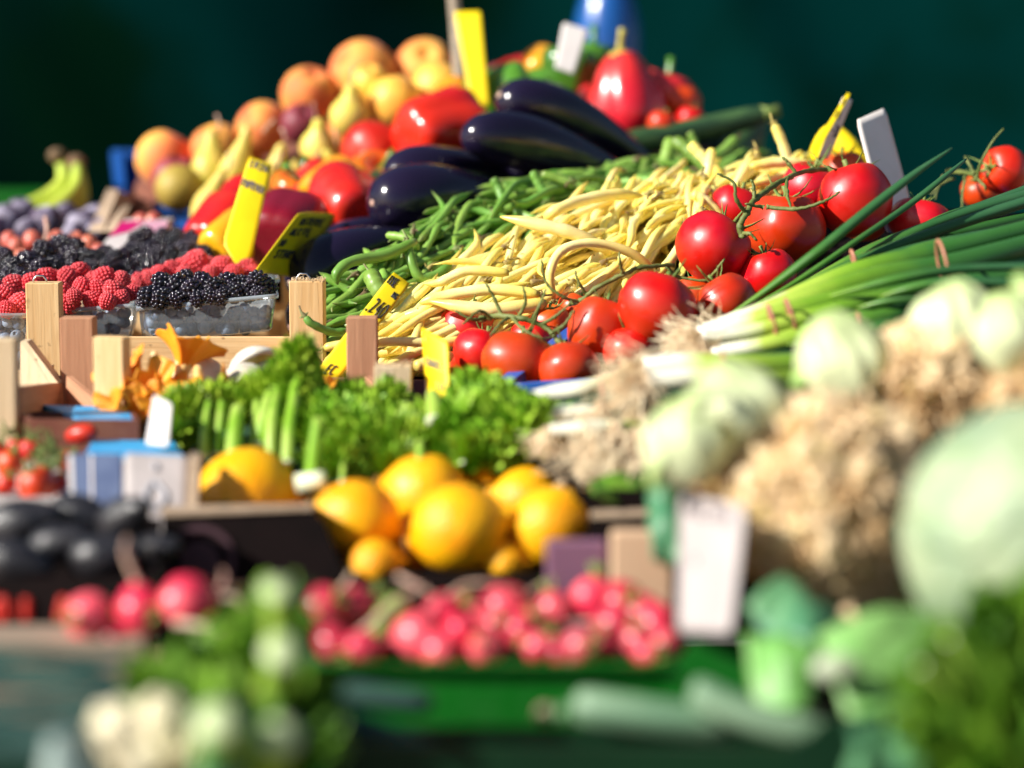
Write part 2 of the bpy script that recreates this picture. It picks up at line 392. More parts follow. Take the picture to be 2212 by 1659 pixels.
# ------------------------------------------------------------ prototype meshes (real size, metres, axis +Z)
CACHE = {}
def cached(key, fn):
    if key not in CACHE: CACHE[key] = fn()
    return CACHE[key]
def wob(v, amp, fr, seed):
    out = []
    for p in v:
        n = noise.noise(Vector((p.x*fr+seed, p.y*fr, p.z*fr-seed)))
        l = p.length
        out.append(p*(1+amp*n) if l > 1e-6 else p)
    return out
def tomato_me(mat, k=0, ribs=5, amp=.035, squash=.88, r=.036):
    def mk():
        pr = [(0, .80), (.10, .805), (.22, .85), (.42, .90), (.65, .82), (.85, .58), (.97, .25), (1, 0), (.95, -.3), (.82, -.58), (.6, -.8), (.35, -.93), (.15, -.97), (0, -.975)]
        ph0 = k*1.3
        def fn(ph, t, rr):
            w = max(0, 1-t*1.6)**1.2
            return rr*(1+amp*math.cos(ribs*(ph+ph0))*w*2.2+.012*math.cos(2*ph+k))
        v, f, a = lathe([(x*r, y*r*squash) for x, y in prof(pr, 30)], 36, fn)
        v = wob(wob(v, .05, 28, k*3.1), .012, 90, k)
        return mesh('tomato', v, f, mat, True, a)
    return cached(('tom', mat.name, k, squash, r, ribs), mk)
def calyx_me(k=0, r=.020, n=5, mat=None, curl=.5):
    def mk():
        rn = random.Random(k); b = MB()
        for i in range(n):
            a = 2*pi*i/n+rn.uniform(-.3, .3); L = r*rn.uniform(.8, 1.5); c = rn.uniform(.1, 1)*curl
            pts = [Vector((math.cos(a)*L*t, math.sin(a)*L*t, .001+L*c*t*t*1.1-(.12*L*t))) for t in (0, .25, .5, .75, 1)]
            b.tube(pts, [.0022, .0026, .0020, .0013, .0004], 6, flat=.4)
        b.tube([(0, 0, -.001), (0, 0, .006), (.002, 0, .012)], [.0028, .0022, .0026], 8)
        return b.me('calyx', mat or m_calyx)
    return cached(('cal', k, r, n, mat.name if mat else '', curl), mk)
def peach_me(mat, k=0, r=.04):
    def mk():
        pr = [(0, .72), (.08, .75), (.2, .86), (.42, .93), (.68, .78), (.9, .48), (1, .1), (.98, -.2), (.86, -.55), (.62, -.82), (.32, -.96), (.1, -1.0), (0, -1.03)]
        def fn(ph, t, rr):
            d = abs(((ph+pi) % (2*pi))-pi)
            return rr*(1-.07*math.exp(-(d/.16)**2)*(1-t*.6))
        v, f, a = lathe([(x*r, y*r*.95) for x, y in prof(pr, 26)], 40, fn)
        return mesh('peach', wob(v, .03, 22, k*2.2), f, mat)
    return cached(('peach', mat.name, k), mk)
def pear_me(mat, k=0, neck=.5, L=.085, r=.032):
    def mk():
        pr = [(0, -1.0), (.25, -.98), (.6, -.85), (.9, -.5), (1, -.15), (.9, .2), (.66, .5), (.45, .8), (.36, 1.05), (.27, 1.22), (.12, 1.3), (0, 1.31)]
        pr = [(x*r, y*L*.45) for x, y in pr]
        def bend(p): t = max(0, p.z/L+.2); return Vector((p.x+.012*t*t*(1 if k % 2 else -1), p.y, p.z))
        v, f, a = lathe(prof(pr, 26), 28, None, bend)
        return mesh('pear', wob(v, .06, 25, k*2.7), f, mat)
    return cached(('pear', mat.name, k, L, r), mk)
def stem_me(name, mat, L=.02, r=.0018, k=0, top=1.5):
    def mk():
        b = MB(); b.tube([(0, 0, -.002), (.001, 0, L*.4), (.003+.002*k, .001, L*.8), (.006, .002, L)], [r*1.4, r, r, r*top], 8)
        return b.me(name, mat)
    return cached(('stem', name, mat.name, L, r, k), mk)
def pepper_me(mat, k=0, lobes=4, r=.042, h=.085, pointy=0):
    def mk():
        if pointy: pr = [(0, -1.0), (.5, -.97), (.85, -.8), (1, -.45), (.93, 0), (.74, .42), (.54, .72), (.34, .92), (.16, .97), (0, .95)]
        else: pr = [(0, -.93), (.22, -.95), (.5, -.97), (.74, -.86), (.86, -.55), (.94, 0), (1, .45), (.94, .78), (.72, .97), (.45, .93), (.2, .8), (0, .74)]
        def fn(ph, t, rr):
            w = .055+.06*abs(2*t-1)
            return rr*(1+w*(abs(math.cos(lobes*ph/2+k))*2-1.25))
        v, f, a = lathe([(x*r, y*h/2) for x, y in prof(pr, 30)], 48, fn)
        return mesh('pepper', wob(v, .09, 18, k*3.3), f, mat)
    return cached(('pep', mat.name, k, lobes, r, h, pointy), mk)
def pepcal_me(mat, k=0):
    def mk():
        b = MB()
        v, f, a = lathe([(0, .003), (.004, .003), (.011, .001), (.015, -.003), (.010, -.005), (0, -.005)], 20, lambda ph, t, r: r*(1+.2*math.cos(5*ph)))
        b.add(v, f); b.tube([(0, 0, 0), (0, .001, .010), (.003, .002, .020), (.008, .002, .027)], [.005, .0038, .0036, .0050], 10)
        return b.me('calyx', mat)
    return cached(('pcal', mat.name, k), mk)
def long_me(name, mat, pr, bendamp=.0, seg=28, n=34, facets=0, k=0, wamp=.02):
    """long fruit along Z, bent in +X by a parabola"""
    def mk():
        L = max(abs(p[1]) for p in pr)
        def bend(p): t = p.z/L; return Vector((p.x+bendamp*t*t, p.y, p.z))
        fn = (lambda ph, t, r: r*(1+.03*math.cos(facets*ph))) if facets else None
        v, f, a = lathe(prof(pr, n), seg, fn, bend)
        return mesh(name, wob(v, wamp, 20, k*1.7), f, mat)
    return cached((name, mat.name, bendamp, facets, k, tuple(pr)), mk)
def sc_prof(pr, r, h): return [(x*r, y*h) for x, y in pr]
EGG = [(0, -.97), (.05, -1.0), (.35, -.985), (.7, -.90), (.93, -.72), (1, -.5), (.97, -.25), (.84, .05), (.68, .35), (.54, .62), (.42, .85), (.28, .97), (0, 1.0)]
ZUC = [(0, -1.0), (.3, -.995), (.7, -.96), (.92, -.86), (1, -.6), (.97, 0), (.93, .5), (.85, .85), (.6, .96), (.3, 1.0), (0, 1.0)]
OVAL = [(0, -1.0), (.3, -.96), (.62, -.82), (.88, -.5), (1, -.1), (.96, .3), (.78, .65), (.5, .88), (.25, .97), (0, 1.0)]
LEM = [(0, -1.0), (.10, -.99), (.17, -.93), (.30, -.86), (.62, -.68), (.90, -.36), (1, 0), (.93, .34), (.68, .66), (.36, .86), (.20, .95), (.14, 1.04), (.10, 1.12), (0, 1.14)]
def bean_me(mat, k, L, r, curv, hook):
    def mk(curv=curv, hook=hook):
        rn = random.Random(k*7+1); n = 15; pts = []; rad = []
        if mat.name.startswith('wax'): curv *= .75; hook *= .45
        cx = curv*rn.uniform(.4, 1.2); ph = rn.uniform(0, 6); s2 = rn.uniform(-.25, .25)
        for i in range(n):
            t = i/(n-1)*2-1
            x = cx*L*(1-t*t)*.5 + hook*L*max(0, t-.5)**2*1.2
            y = s2*L*.3*math.sin(t*2.2)
            pts.append(Vector((x, y, t*L/2)))
            tt = (t+1)/2
            e = min(1, (tt/.06)**.6) if tt < .06 else 1
            e2 = 1
            if tt > .80: e2 = max(.06, (1-(tt-.80)/.20)**.75)
            rad.append(r*e*e2*(1+.09*math.sin(tt*34+ph))*(.55+.45*min(1, tt/.12)))
        rad[-1] = r*.08
        b = MB(); b.tube(pts, rad, 9, flat=1.12)
        return b.me('bean', mat, att=True), pts[0], (pts[0]-pts[1]).normalized()
    return cached(('bean', mat.name, k), mk)
def bcap_me(mat, k):
    def mk():
        b = MB(); rn = random.Random(k)
        b.tube([(0, 0, -.002), (0, 0, .002), (.001, 0, .006), (.002*rn.uniform(-1, 2), .001, .012)], [.0022, .0024, .0011, .0009], 7)
        for i in range(3):
            a = rn.uniform(0, 6.3); b.tube([(0, 0, .001), (math.cos(a)*.003, math.sin(a)*.003, .002), (math.cos(a)*.005, math.sin(a)*.005, rn.uniform(-.001, .004))], [.0008, .0009, .0002], 5)
        return b.me('stalk_end', mat)
    return cached(('bcap', mat.name, k), mk)
def berry_me(mat, k, r, h, dr, n):
    def mk():
        rn = random.Random(k*5+2); b = MB(); ga = 2.39996
        for i in range(n):
            z = 1-2*(i+.5)/n; rr = math.sqrt(1-z*z)
            tap = 1-.22*max(0, z)
            p = Vector((rr*math.cos(i*ga)*r*tap, rr*math.sin(i*ga)*r*tap, z*h))*rn.uniform(.95, 1.03)
            b.ball(p, dr*rn.uniform(.9, 1.12)*(1-.15*abs(z)), 8, 5)
        b.ball((0, 0, 0), r*.95, 12, 7, (1, 1, h/r))
        return b.me('berry', mat)
    return cached(('berry', mat.name, k), mk)
def blueb_me(k=0):
    def mk():
        r = .0068
        pr = [(0, .62), (.18, .64), (.26, .78), (.34, .94), (.40, .90), (.62, .76), (.88, .42), (1, 0), (.9, -.42), (.6, -.8), (.25, -.95), (0, -.97)]
        v, f, a = lathe([(x*r, y*r*.9) for x, y in prof(pr, 18)], 14, lambda ph, t, q: q*(1+(.12*math.cos(5*ph) if t < .28 else 0)))
        return mesh('blueberry', v, f, m_blue)
    return cached(('blueb', k), mk)
# ------------------------------------------------------------ placing helpers
def put(name, me, label, cat, px, py, d, axis=(0, 1, 0), roll=0.0, s=1.0, group=None):
    o = obj(name, me, None, P(px, py, d), qz(D(*axis), roll), s)
    return tag(o, label, cat, group)
def sub(name, me, parent, loc=(0, 0, 0), q=None, s=None): return obj(name, me, parent, loc, q, s)
def basket(name, label, mat, corners, h, th=.006, cat='crate', floor=.6, rimw=0.0, group=None, lip=None):
    """open box whose four rim corners (fl, fr, br, bl) are world points; straight walls down h; parts: wall, floor"""
    c = [Vector(x) for x in corners]; ctr = sum(c, Vector())/4
    e = empty(name, label, cat, group, (ctr.x, ctr.y, min(p.z for p in c)-h))
    zb = min(p.z for p in c)-h
    for i in range(4):
        a, b = c[i], c[(i+1) % 4]
        t = (b-a); t.z = 0; t.normalize(); n = Vector((-t.y, t.x, 0))
        if n.dot(ctr-a) < 0: n = -n
        a2 = a + t*(th*1.02 if i % 2 else 0); b2 = b - t*(th*1.02 if i % 2 else 0)
        mb = MB(); vs = []
        for p in (a2, b2):
            vs += [p, p+n*th, Vector((p.x, p.y, zb)), Vector((p.x, p.y, zb))+n*th]
        mb.add([v-e.location for v in vs], [(0, 1, 5, 4), (2, 6, 7, 3), (0, 4, 6, 2), (1, 3, 7, 5), (0, 2, 3, 1), (4, 5, 7, 6)])
        mb.build('side_wall', mat, e, False)
        if lip:
            mb = MB(); mm = Vector((0, 0, .004))
            vs = []
            for p in (a2, b2):
                q0 = p-n*.006; q1 = p+n*(th+.002)
                vs += [q0+mm, q1+mm, q0-mm*1.2, q1-mm*1.2]
            mb.add([v-e.location for v in vs], [(0, 1, 5, 4), (2, 6, 7, 3), (0, 4, 6, 2), (1, 3, 7, 5), (0, 2, 3, 1), (4, 5, 7, 6)])
            mb.build('rim', lip, e, False)
    mb = MB(); z = zb+th*.5
    vs = [Vector((p.x, p.y, 0)) for p in c]; k = .985
    vs = [ctr.xy.to_3d()+(v-ctr.xy.to_3d())*k for v in vs]
    lo = [Vector((v.x, v.y, z))-e.location for v in vs]; hi = [v+Vector((0, 0, th*.8)) for v in lo]
    mb.add(lo+hi, [(3, 2, 1, 0), (4, 5, 6, 7), (0, 1, 5, 4), (1, 2, 6, 5), (2, 3, 7, 6), (3, 0, 4, 7)]); mb.build('floor_panel', mat, e, False)
    return e
def polyslab(mb, pts, th_dir):
    n = len(pts); a = [Vector(p) for p in pts]; b = [p+th_dir for p in a]
    mb.add(a+b, [tuple(range(n))[::-1], tuple(range(n, 2*n))]+[(i, (i+1) % n, n+(i+1) % n, n+i) for i in range(n)])
# handwriting strokes
GL = {'0': [[(.5, 0), (.15, .15), (.05, .5), (.2, .9), (.5, 1), (.85, .85), (.95, .5), (.8, .12), (.5, 0)]],
 '2': [[(.1, .15), (.4, 0), (.8, .1), (.85, .35), (.5, .7), (.05, 1), (.95, .95)]],
 '4': [[(.6, 0), (.1, .6), (.95, .58)], [(.7, .3), (.6, 1)]], '1': [[(.3, .2), (.55, 0), (.5, 1)]],
 '8': [[(.55, .45), (.2, .25), (.5, 0), (.8, .2), (.5, .45), (.15, .75), (.5, 1), (.9, .75), (.55, .45)]],
 '.': [[(.3, .9), (.45, .95), (.35, 1)]], '-': [[(.1, .5), (.9, .45)]],
 'F': [[(.2, 0), (.2, 1)], [(.2, .02), (.9, 0)], [(.2, .45), (.75, .45)]], 'I': [[(.5, 0), (.48, 1)]],
 'S': [[(.85, .1), (.5, 0), (.15, .2), (.5, .48), (.88, .75), (.5, 1), (.1, .88)]],
 'E': [[(.85, 0), (.2, .02), (.2, 1), (.9, .98)], [(.2, .5), (.75, .48)]], 'L': [[(.2, 0), (.2, 1), (.9, .97)]],
 'C': [[(.9, .12), (.5, 0), (.12, .4), (.2, .85), (.6, 1), (.92, .85)]], 'H': [[(.15, 0), (.15, 1)], [(.85, 0), (.85, 1)], [(.15, .5), (.85, .48)]],
 'A': [[(.05, 1), (.5, 0), (.95, 1)], [(.2, .65), (.8, .65)]], 'R': [[(.15, 1), (.15, 0), (.8, .1), (.75, .45), (.15, .52), (.9, 1)]],
 'K': [[(.15, 0), (.15, 1)], [(.85, 0), (.15, .55), (.9, 1)]], 'G': [[(.9, .15), (.5, 0), (.12, .4), (.2, .88), (.7, 1), (.9, .6), (.55, .6)]],
 'T': [[(.05, 0), (.95, .02)], [(.5, 0), (.48, 1)]], 'O': [[(.5, 0), (.1, .4), (.3, .95), (.75, .95), (.95, .4), (.5, 0)]],
 'P': [[(.15, 1), (.15, 0), (.8, .08), (.8, .45), (.15, .52)]], 'N': [[(.12, 1), (.15, 0), (.85, 1), (.88, 0)]], 'Z': [[(.1, .02), (.9, 0), (.1, 1), (.92, .97)]]}
def card(name, label, q, mat, text=(), bulge=0.0, point=None, th=.0012, cat='price tag', ink=None, nx=8, ny=14, group=None, inkr=.0009, fold=0, stick=.0):
    """q: four (px,py,d): tl,tr,br,bl. text rows: (string,u0,v0,width_u,height_v)"""
    c = [P(*x) for x in q]; nrm = (c[1]-c[0]).cross(c[3]-c[0]).normalized()
    if nrm.dot(CAM-c[0]) < 0: nrm = -nrm
    o0 = (c[0]+c[1]+c[2]+c[3])/4
    def S(u, v, off=0.0):
        if point and v > point[0]:
            k = 1-(v-point[0])/(1-point[0])*.94; u = point[1]+(u-point[1])*k
        p = (c[0]*(1-u)+c[1]*u)*(1-v)+(c[3]*(1-u)+c[2]*u)*v
        return p+nrm*(bulge*(4*u*(1-u))+off+fold*4*v*(1-v))-o0
    e = empty(name, label, cat, group, o0)
    v = []; f = []
    for off in (0, -th):
        for j in range(ny+1):
            for i in range(nx+1):
                uu = i/nx; vv = j/ny
                if (i in (0, nx)) and (j in (0, ny)): uu += (.04 if i == 0 else -.04); 
                v.append(S(uu, vv, off))
    m = (nx+1)*(ny+1)
    for j in range(ny):
        for i in range(nx):
            a = j*(nx+1)+i; f.append((a, a+1, a+nx+2, a+nx+1)); f.append((m+a, m+a+nx+1, m+a+nx+2, m+a+1))
    ring = [i for i in range(nx+1)]+[(j+1)*(nx+1)-1 for j in range(1, ny+1)]+[ny*(nx+1)+i for i in range(nx-1, -1, -1)]+[j*(nx+1) for j in range(ny-1, 0, -1)]
    for a, b in zip(ring, ring[1:]+ring[:1]): f.append((a, m+a, m+b, b))
    obj('card_sheet', mesh('card_sheet', v, f, mat), e)
    if text:
        b = MB()
        for (s, u0, v0, wu, hv) in text:
            n = len(s); cw = wu/n
            for i, ch in enumerate(s):
                for st in GL.get(ch, []):
                    pts = [Vector((x+rnd.uniform(-.05, .05), y+rnd.uniform(-.04, .04), 0)) for x, y in st]
                    if len(pts) > 2: pts = spline(pts, 14)
                    pp = [S(u0+(i+.08+p.x*.78)*cw, v0+p.y*hv, .0004) for p in pts]
                    b.tube(pp, inkr, 5)
        if b.v: b.build('lettering', ink or m_ink, e)
    return e
def seg_path(pts, n=18):
    w = [P(*p) for p in pts]
    return spline(w, n)
# ============================================================ SETTING
def struct(o): o['kind'] = 'structure'; return o
g = MB(); g.add([(-30, -20, 0), (30, -20, 0), (30, 40, 0), (-30, 40, 0)], [(0, 1, 2, 3)])
struct(g.build('ground', m_pave, None, False))
# tarpaulin backdrop: pleated, sagging sheet with thickness, hung from a rail between poles
def tarp():
    e = empty('tarpaulin', 'dark teal tarpaulin hanging in soft folds behind the stall', 'tarpaulin', None, (0, 5.6, 0))
    nx, nz = 150, 60; v = []; f = []
    for j in range(nz+1):
        for i in range(nx+1):
            x = -4.2+8.4*i/nx; z = 3.0*j/nz
            y = .16*noise.noise(Vector((x*.55, z*.5, 3)))+.13*noise.noise(Vector((x*1.4+z*.9, z*.6, 8)))+.03*noise.noise(Vector((x*4.5+z*2.2, z*1.2, 1)))
            y += .055*math.sin(x*3.1+z*1.6+1.5*noise.noise(Vector((x*.6, z*.6, 5))))
            v.append((x, y, z+.05))
    for j in range(nz):
        for i in range(nx):
            a = j*(nx+1)+i; f.append((a, a+1, a+nx+2, a+nx+1))
    o = obj('sheet', mesh('sheet', v, f, m_tarp), e)
    md = o.modifiers.new('thick', 'SOLIDIFY'); md.thickness = .004
    b = MB(); b.tube([(-4.3, .12, 3.1), (4.3, .12, 3.1)], .025, 12); b.build('top_rail', m_steel, e)
    for x in (-4.25, -1.25, 1.9, 4.25):
        b = MB(); b.tube([(x, .32, 0), (x, .32, 3.1)], .028, 12); b.build('pole', m_steel, e)
tarp()
def stall():
    e = empty('market_stall', 'stepped wooden market stall table under a dark green cloth', 'stall', None, (0, 2.2, 0))
    def lvl(y0, y1, z, nm):
        b = MB(); b.box((0, (y0+y1)/2-2.2, z-.012), 3.0, y1-y0, .024, 0, .002); me = b.me(nm, m_board, False); grain(me); obj(nm, me, e)
    lvl(.75, 1.93, .90, 'table_top'); lvl(1.94, 2.64, 1.0, 'step_board'); lvl(2.65, 3.65, 1.07, 'step_board')
    b = MB()
    for (y0, z0, z1) in ((.742, .25, .905), (1.932, .905, .985), (2.642, 1.004, 1.055)):
        n = 90; vs = []
        for j in range(2):
            for i in range(n+1):
                x = -1.5+3.0*i/n; vs.append((x, y0-2.2-.004+.010*math.sin(i*1.3)*(1-j) - .0, z0 if j == 0 else z1))
        b.add(vs, [(i, i+1, n+2+i, n+1+i) for i in range(n)])
    b.build('cloth_skirt', m_cloth, e)
    for x in (-1.42, 1.42):
        for y in (.85, 1.8, 3.5):
            b = MB(); b.box((x, y-2.2, .438 if y < 3 else .52), .06, .06, .875 if y < 3 else 1.04, 0, .003); me = b.me('leg', m_board, False); grain(me); obj('leg', me, e)
stall()
def back_table():
    e = empty('back_table', 'low table behind the stall carrying the blue bottle', 'table', None, (0, 4.0, 0))
    b = MB(); b.box((0, 0, 1.085), 2.4, .5, .03, 0, .002); me = b.me('table_top', m_board, False); grain(me); obj('table_top', me, e)
    for x in (-1.1, 1.1):
        for y in (-.2, .2):
            b = MB(); b.box((x, y, .535), .05, .05, 1.07, 0, .002); me = b.me('leg', m_board, False); grain(me); obj('leg', me, e)
back_table()
# ============================================================ BLUE BOTTLE
def bottle():
    m = M('blue_bottle_plastic', (.006, .07, .30), (.010, .10, .36), rough=.25, coat=.5)
    e = empty('water_bottle', 'large blue plastic bottle at the top edge, before the tarpaulin', 'bottle', None, (0, 0, 0))
    c = P(1312, 60, 4.0); r = W(72, 4.0); zb = 1.104
    e.location = (c.x, c.y, zb)
    H = .50
    pr = [(0, 0), (.9, .002), (1, .03), (1, .14), (.95, .16), (1, .18), (1, .30), (.96, .32), (1, .34), (.97, .40), (.7, .46), (.3, .485), (.28, .5), (0, .5)]
    v, f, a = lathe([(x*r, z*.87) for x, z in prof(pr, 50)], 36)
    obj('body', mesh('body', v, f, m), e)
    v, f, a = lathe([(x, z-.065) for x, z in [(0, .5), (.02, .5), (.021, .505), (.021, .528), (.018, .531), (0, .531)]], 20)
    obj('cap', mesh('cap', v, f, m_white), e)
bottle()
# ============================================================ REAR FRUIT (peaches, pears, nectarines)
basket('blue_crate', 'blue plastic crate under the heap of peaches and pears', m_blueplastic, [P(262, 455, 3.0), P(1100, 430, 2.95), P(1090, 350, 3.35), P(250, 330, 3.4)], .10, lip=m_blueplastic)
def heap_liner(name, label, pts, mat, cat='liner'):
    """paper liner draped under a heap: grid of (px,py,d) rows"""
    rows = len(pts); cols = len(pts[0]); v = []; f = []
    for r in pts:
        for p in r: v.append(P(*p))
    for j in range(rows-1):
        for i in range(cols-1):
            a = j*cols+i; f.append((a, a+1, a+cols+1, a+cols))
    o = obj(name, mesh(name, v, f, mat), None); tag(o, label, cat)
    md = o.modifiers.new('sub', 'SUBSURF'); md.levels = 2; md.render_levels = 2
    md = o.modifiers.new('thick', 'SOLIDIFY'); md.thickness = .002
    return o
heap_liner('paper_liner', 'dark paper liner under the peaches, between fruit and crate', [[(270, 440, 3.0), (500, 430, 3.0), (760, 400, 3.0), (1090, 360, 2.98)], [(300, 390, 3.15), (500, 360, 3.15), (720, 270, 3.15), (1080, 260, 3.15)], [(300, 370, 3.35), (560, 330, 3.35), (800, 230, 3.3), (1080, 250, 3.3)]], m_brownc)
PE = [(785, 160, 74, 3.12, 'p', 'large rosy peach, highest at the left end of the ridge'), (918, 152, 68, 3.14, 'p', 'rosy orange peach beside the tall yellow tag, behind the yellow one'),
 (945, 192, 58, 3.02, 'y', 'pale yellow peach directly left of the tall yellow tag'), (852, 222, 60, 2.98, 'y', 'golden peach in the middle below the two topmost peaches'),
 (668, 205, 62, 3.1, 'p', 'orange peach left of the topmost peach'), (568, 278, 58, 3.08, 'p', 'reddish peach behind the pear necks, left of the purple nectarine'),
 (468, 322, 56, 3.06, 'p', 'orange peach second from the left, above the pears'), (357, 345, 64, 3.08, 'p', 'large yellow and red peach at the left end of the heap'),
 (800, 178, 40, 3.0, 'y', 'small yellow peach in front of the topmost peach'), (985, 235, 50, 3.0, 'y', 'yellow peach half hidden behind the big red pepper'),
 (1080, 180, 42, 3.25, 'd', 'dim red nectarine right of the tall yellow tag'), (650, 268, 45, 3.02, 'd', 'purple nectarine in the middle of the peach heap'),
 (730, 300, 45, 3.1, 'p', 'peach hidden between the golden peach and the pears'), (520, 350, 50, 3.1, 'p', 'peach deep behind the pear necks'),
 (880, 290, 52, 3.0, 'p', 'peach low behind the red tomato'), (430, 400, 50, 3.1, 'p', 'peach low behind the olive pear')]
for i, (px, py, r, d, t, lb) in enumerate(PE):
    mt = {'p': m_peach, 'y': m_peachy, 'd': m_plumred}[t]
    R = W(r, d)
    put('peach' if t != 'd' else 'nectarine', peach_me(mt, i % 4), lb, 'peach' if t != 'd' else 'nectarine', px, py, d, (U(-.6, .6), U(.2, 1), U(-.3, .9)), U(0, 6), R/.04, 'peaches in the rear heap' if t != 'd' else 'nectarines in the rear heap')
PR = [(758, 245, 46, .062, (.15, 1, .2), 2.96, 0, 'yellow green pear standing under the topmost peaches'), (690, 315, 42, .058, (.2, .9, .3), 2.93, 0, 'green yellow pear left of the red tomato'),
 (680, 388, 36, .060, (.9, .35, .2), 2.9, 0, 'yellow pear lying below the upright one, above the red pepper'), (745, 385, 30, .07, (-.4, .8, .3), 2.9, 0, 'small pear beside the red tomato'),
 (455, 362, 42, .080, (.12, 1, .1), 2.96, 0, 'long pear standing left of the leaning yellow tag'), (508, 368, 34, .098, (.42, .9, .1), 2.93, 0, 'long pear leaning right behind the yellow tag'),
 (592, 388, 36, .075, (.1, .95, .1), 2.92, 0, 'pear standing just right of the leaning yellow tag'), (385, 405, 52, .075, (-.3, .3, -.9), 2.95, 1, 'dull olive pear with purple top, in front of the leftmost peach'),
 (450, 440, 34, .08, (.3, .9, .2), 2.88, 0, 'pear low behind the red and yellow peppers'), (630, 420, 30, .07, (.3, .9, .2), 2.9, 0, 'pear wedged between tag and red pepper'), (560, 420, 32, .07, (.5, .9, .2), 2.9, 0, 'pear hidden behind the leaning yellow tag')]
for i, (px, py, r, L, ax, d, dull, lb) in enumerate(PR):
    o = put('pear', pear_me(m_peard if dull else m_pear, i % 3, L=L, r=W(r, d)), lb, 'pear', px, py, d, ax, U(0, 6), 1.0, 'pears in the rear heap')
    sub('stem', stem_me('stem', m_root, .018, .0013, i % 2), o, (.012*(1 if i % 2 else -1), 0, L*.585))
# purple cap of the olive pear (blush) is pigment: a nectarine behind it
put('nectarine', peach_me(m_plumred, 2), 'dark purple nectarine behind the olive pear at left', 'nectarine', 378, 388, 3.0, (.2, .8, .3), 1, W(52, 3)/.04, 'nectarines in the rear heap')
# ============================================================ PEPPERS AND ROUND RED TOMATOES BEHIND
basket('black_crate', 'black crate holding peppers, left of the eggplants', m_blackc, [P(440, 600, 2.68), P(900, 560, 2.66), P(900, 430, 2.92), P(440, 450, 2.92)], .10)
def pepper(px, py, r, h, d, ax, mat, lb, lobes=4, roll=0, pointy=0, cal=None, k=0):
    o = put('bell_pepper', pepper_me(mat, k, lobes, r, h, pointy), lb, 'pepper', px, py, d, ax, roll, 1, 'peppers behind the eggplants')
    sub('calyx', pepcal_me(cal or m_pepg, k), o, (0, 0, h*(.475 if pointy else .385)))
    return o
pepper(950, 292, .052, .10, 2.82, (.75, .15, -.6), m_pepr, 'big glossy red bell pepper with many highlights, behind the eggplants', 4, .4, k=1)
pepper(978, 235, .034, .07, 2.92, (.3, .5, -.8), m_pepy, 'yellow pepper peeping over the big glossy red pepper', 3, .4, k=2)
pepper(752, 450, .043, .085, 2.66, (-.35, .35, -.75), m_pepr, 'glossy red pepper below the red tomato, behind the dull yellow tag', 3, .9, k=3)
pepper(725, 425, .042, .07, 2.72, (.6, .4, -.6), m_pepy, 'yellow pepper draped behind the low glossy red pepper', 4, .2, k=4)
pepper(810, 408, .040, .07, 2.8, (.3, .6, .5), M('orange_pepper_skin', (.80, .16, .01), None, rough=.2, coat=.4), 'orange pepper under the round red tomato', 3, .2, k=5)
pepper(690, 425, .036, .07, 2.76, (-.5, .4, .2), m_pepr, 'red pepper left of the draped yellow pepper', 4, .1, k=6)
pepper(612, 502, .046, .09, 2.62, (.2, .3, -.9), M('crimson_pepper_skin', (.20, .003, .016), (.30, .006, .02), rough=.28, coat=.3, croug=.2), 'dark crimson pepper between the two leaning yellow tags', 3, 1.2, k=7)
pepper(500, 522, .030, .075, 2.60, (.5, .4, -.8), m_pepy, 'golden yellow pepper left of the leaning yellow tag', 3, .6, k=8)
pepper(474, 492, .034, .08, 2.66, (.4, .5, -.7), m_pepr, 'red pepper at the left edge of the peppers', 3, .2, k=9)
pepper(505, 452, .030, .07, 2.72, (.4, .5, -.6), m_pepr, 'small red pepper behind the golden yellow one', 3, .2, k=10)
pepper(640, 425, .032, .05, 2.78, (.2, .8, .3), M('orange_pepper_skin', (.8, .16, .01)), 'orange pepper behind the dark crimson pepper', 3, .2, k=11)
pepper(855, 440, .036, .07, 2.74, (.2, .6, -.3), M('orange_pepper_skin', (.8, .16, .01)), 'orange red pepper left of the lowest eggplants', 3, .2, k=12)
o = put('round_tomato', tomato_me(m_tomato_dk, 3, r=.04), 'dull red round tomato above the peppers, left of the big pepper', 'tomato', 803, 328, 2.84, (.5, .2, -.8), 0, W(68, 2.84)/.04)
sub('calyx', calyx_me(3), o, (0, 0, .029))
pepper(1348, 205, .048, .108, 2.95, (-.10, 1, .12), M('pointed_pepper_skin', (.62, .014, .028), (.70, .03, .03), rough=.2, coat=.4), 'tall pointed red pepper standing tip up before the blue bottle', 4, .5, pointy=1, k=13, cal=M('yellow_stem', (.62, .50, .10), (.5, .45, .08), rough=.6))
b = MB(); b.ball((0, 0, 0), .0085, 10, 6, (1, 1, 1.6))
pepper(1425, 225, .040, .08, 3.0, (.3, .9, .1), M('pointed_pepper_skin', (.62, .014, .028)), 'red pepper with green stalk right of the tall pointed pepper', 3, .3, k=14)
pepper(1270, 245, .03, .07, 3.0, (.3, .5, .1), M('pointed_pepper_skin', (.62, .014, .028)), 'red pepper behind the upper eggplant', 3, .3, k=19)
pepper(1180, 158, .034, .06, 3.05, (.1, .3, -.9), m_pepy, 'orange yellow pepper under the white card at the back', 3, .4, k=15)
pepper(1118, 172, .030, .06, 3.1, (.1, .3, -.9), m_pepr, 'small red pepper left of the orange yellow one at the back', 3, .4, k=16)
pepper(1082, 212, .040, .085, 2.92, (.9, .25, .1), m_pepg, 'bright green pepper left of the upper eggplant', 3, .4, k=17)
pepper(1155, 195, .026, .07, 3.0, (.9, .1, .1), m_pepg, 'green pepper directly under the orange yellow pepper', 3, .9, k=18)
pepper(1225, 158, .034, .065, 3.0, (.1, .8, .1), m_pepg, 'green pepper below the white card at the back', 3, .9, k=17)
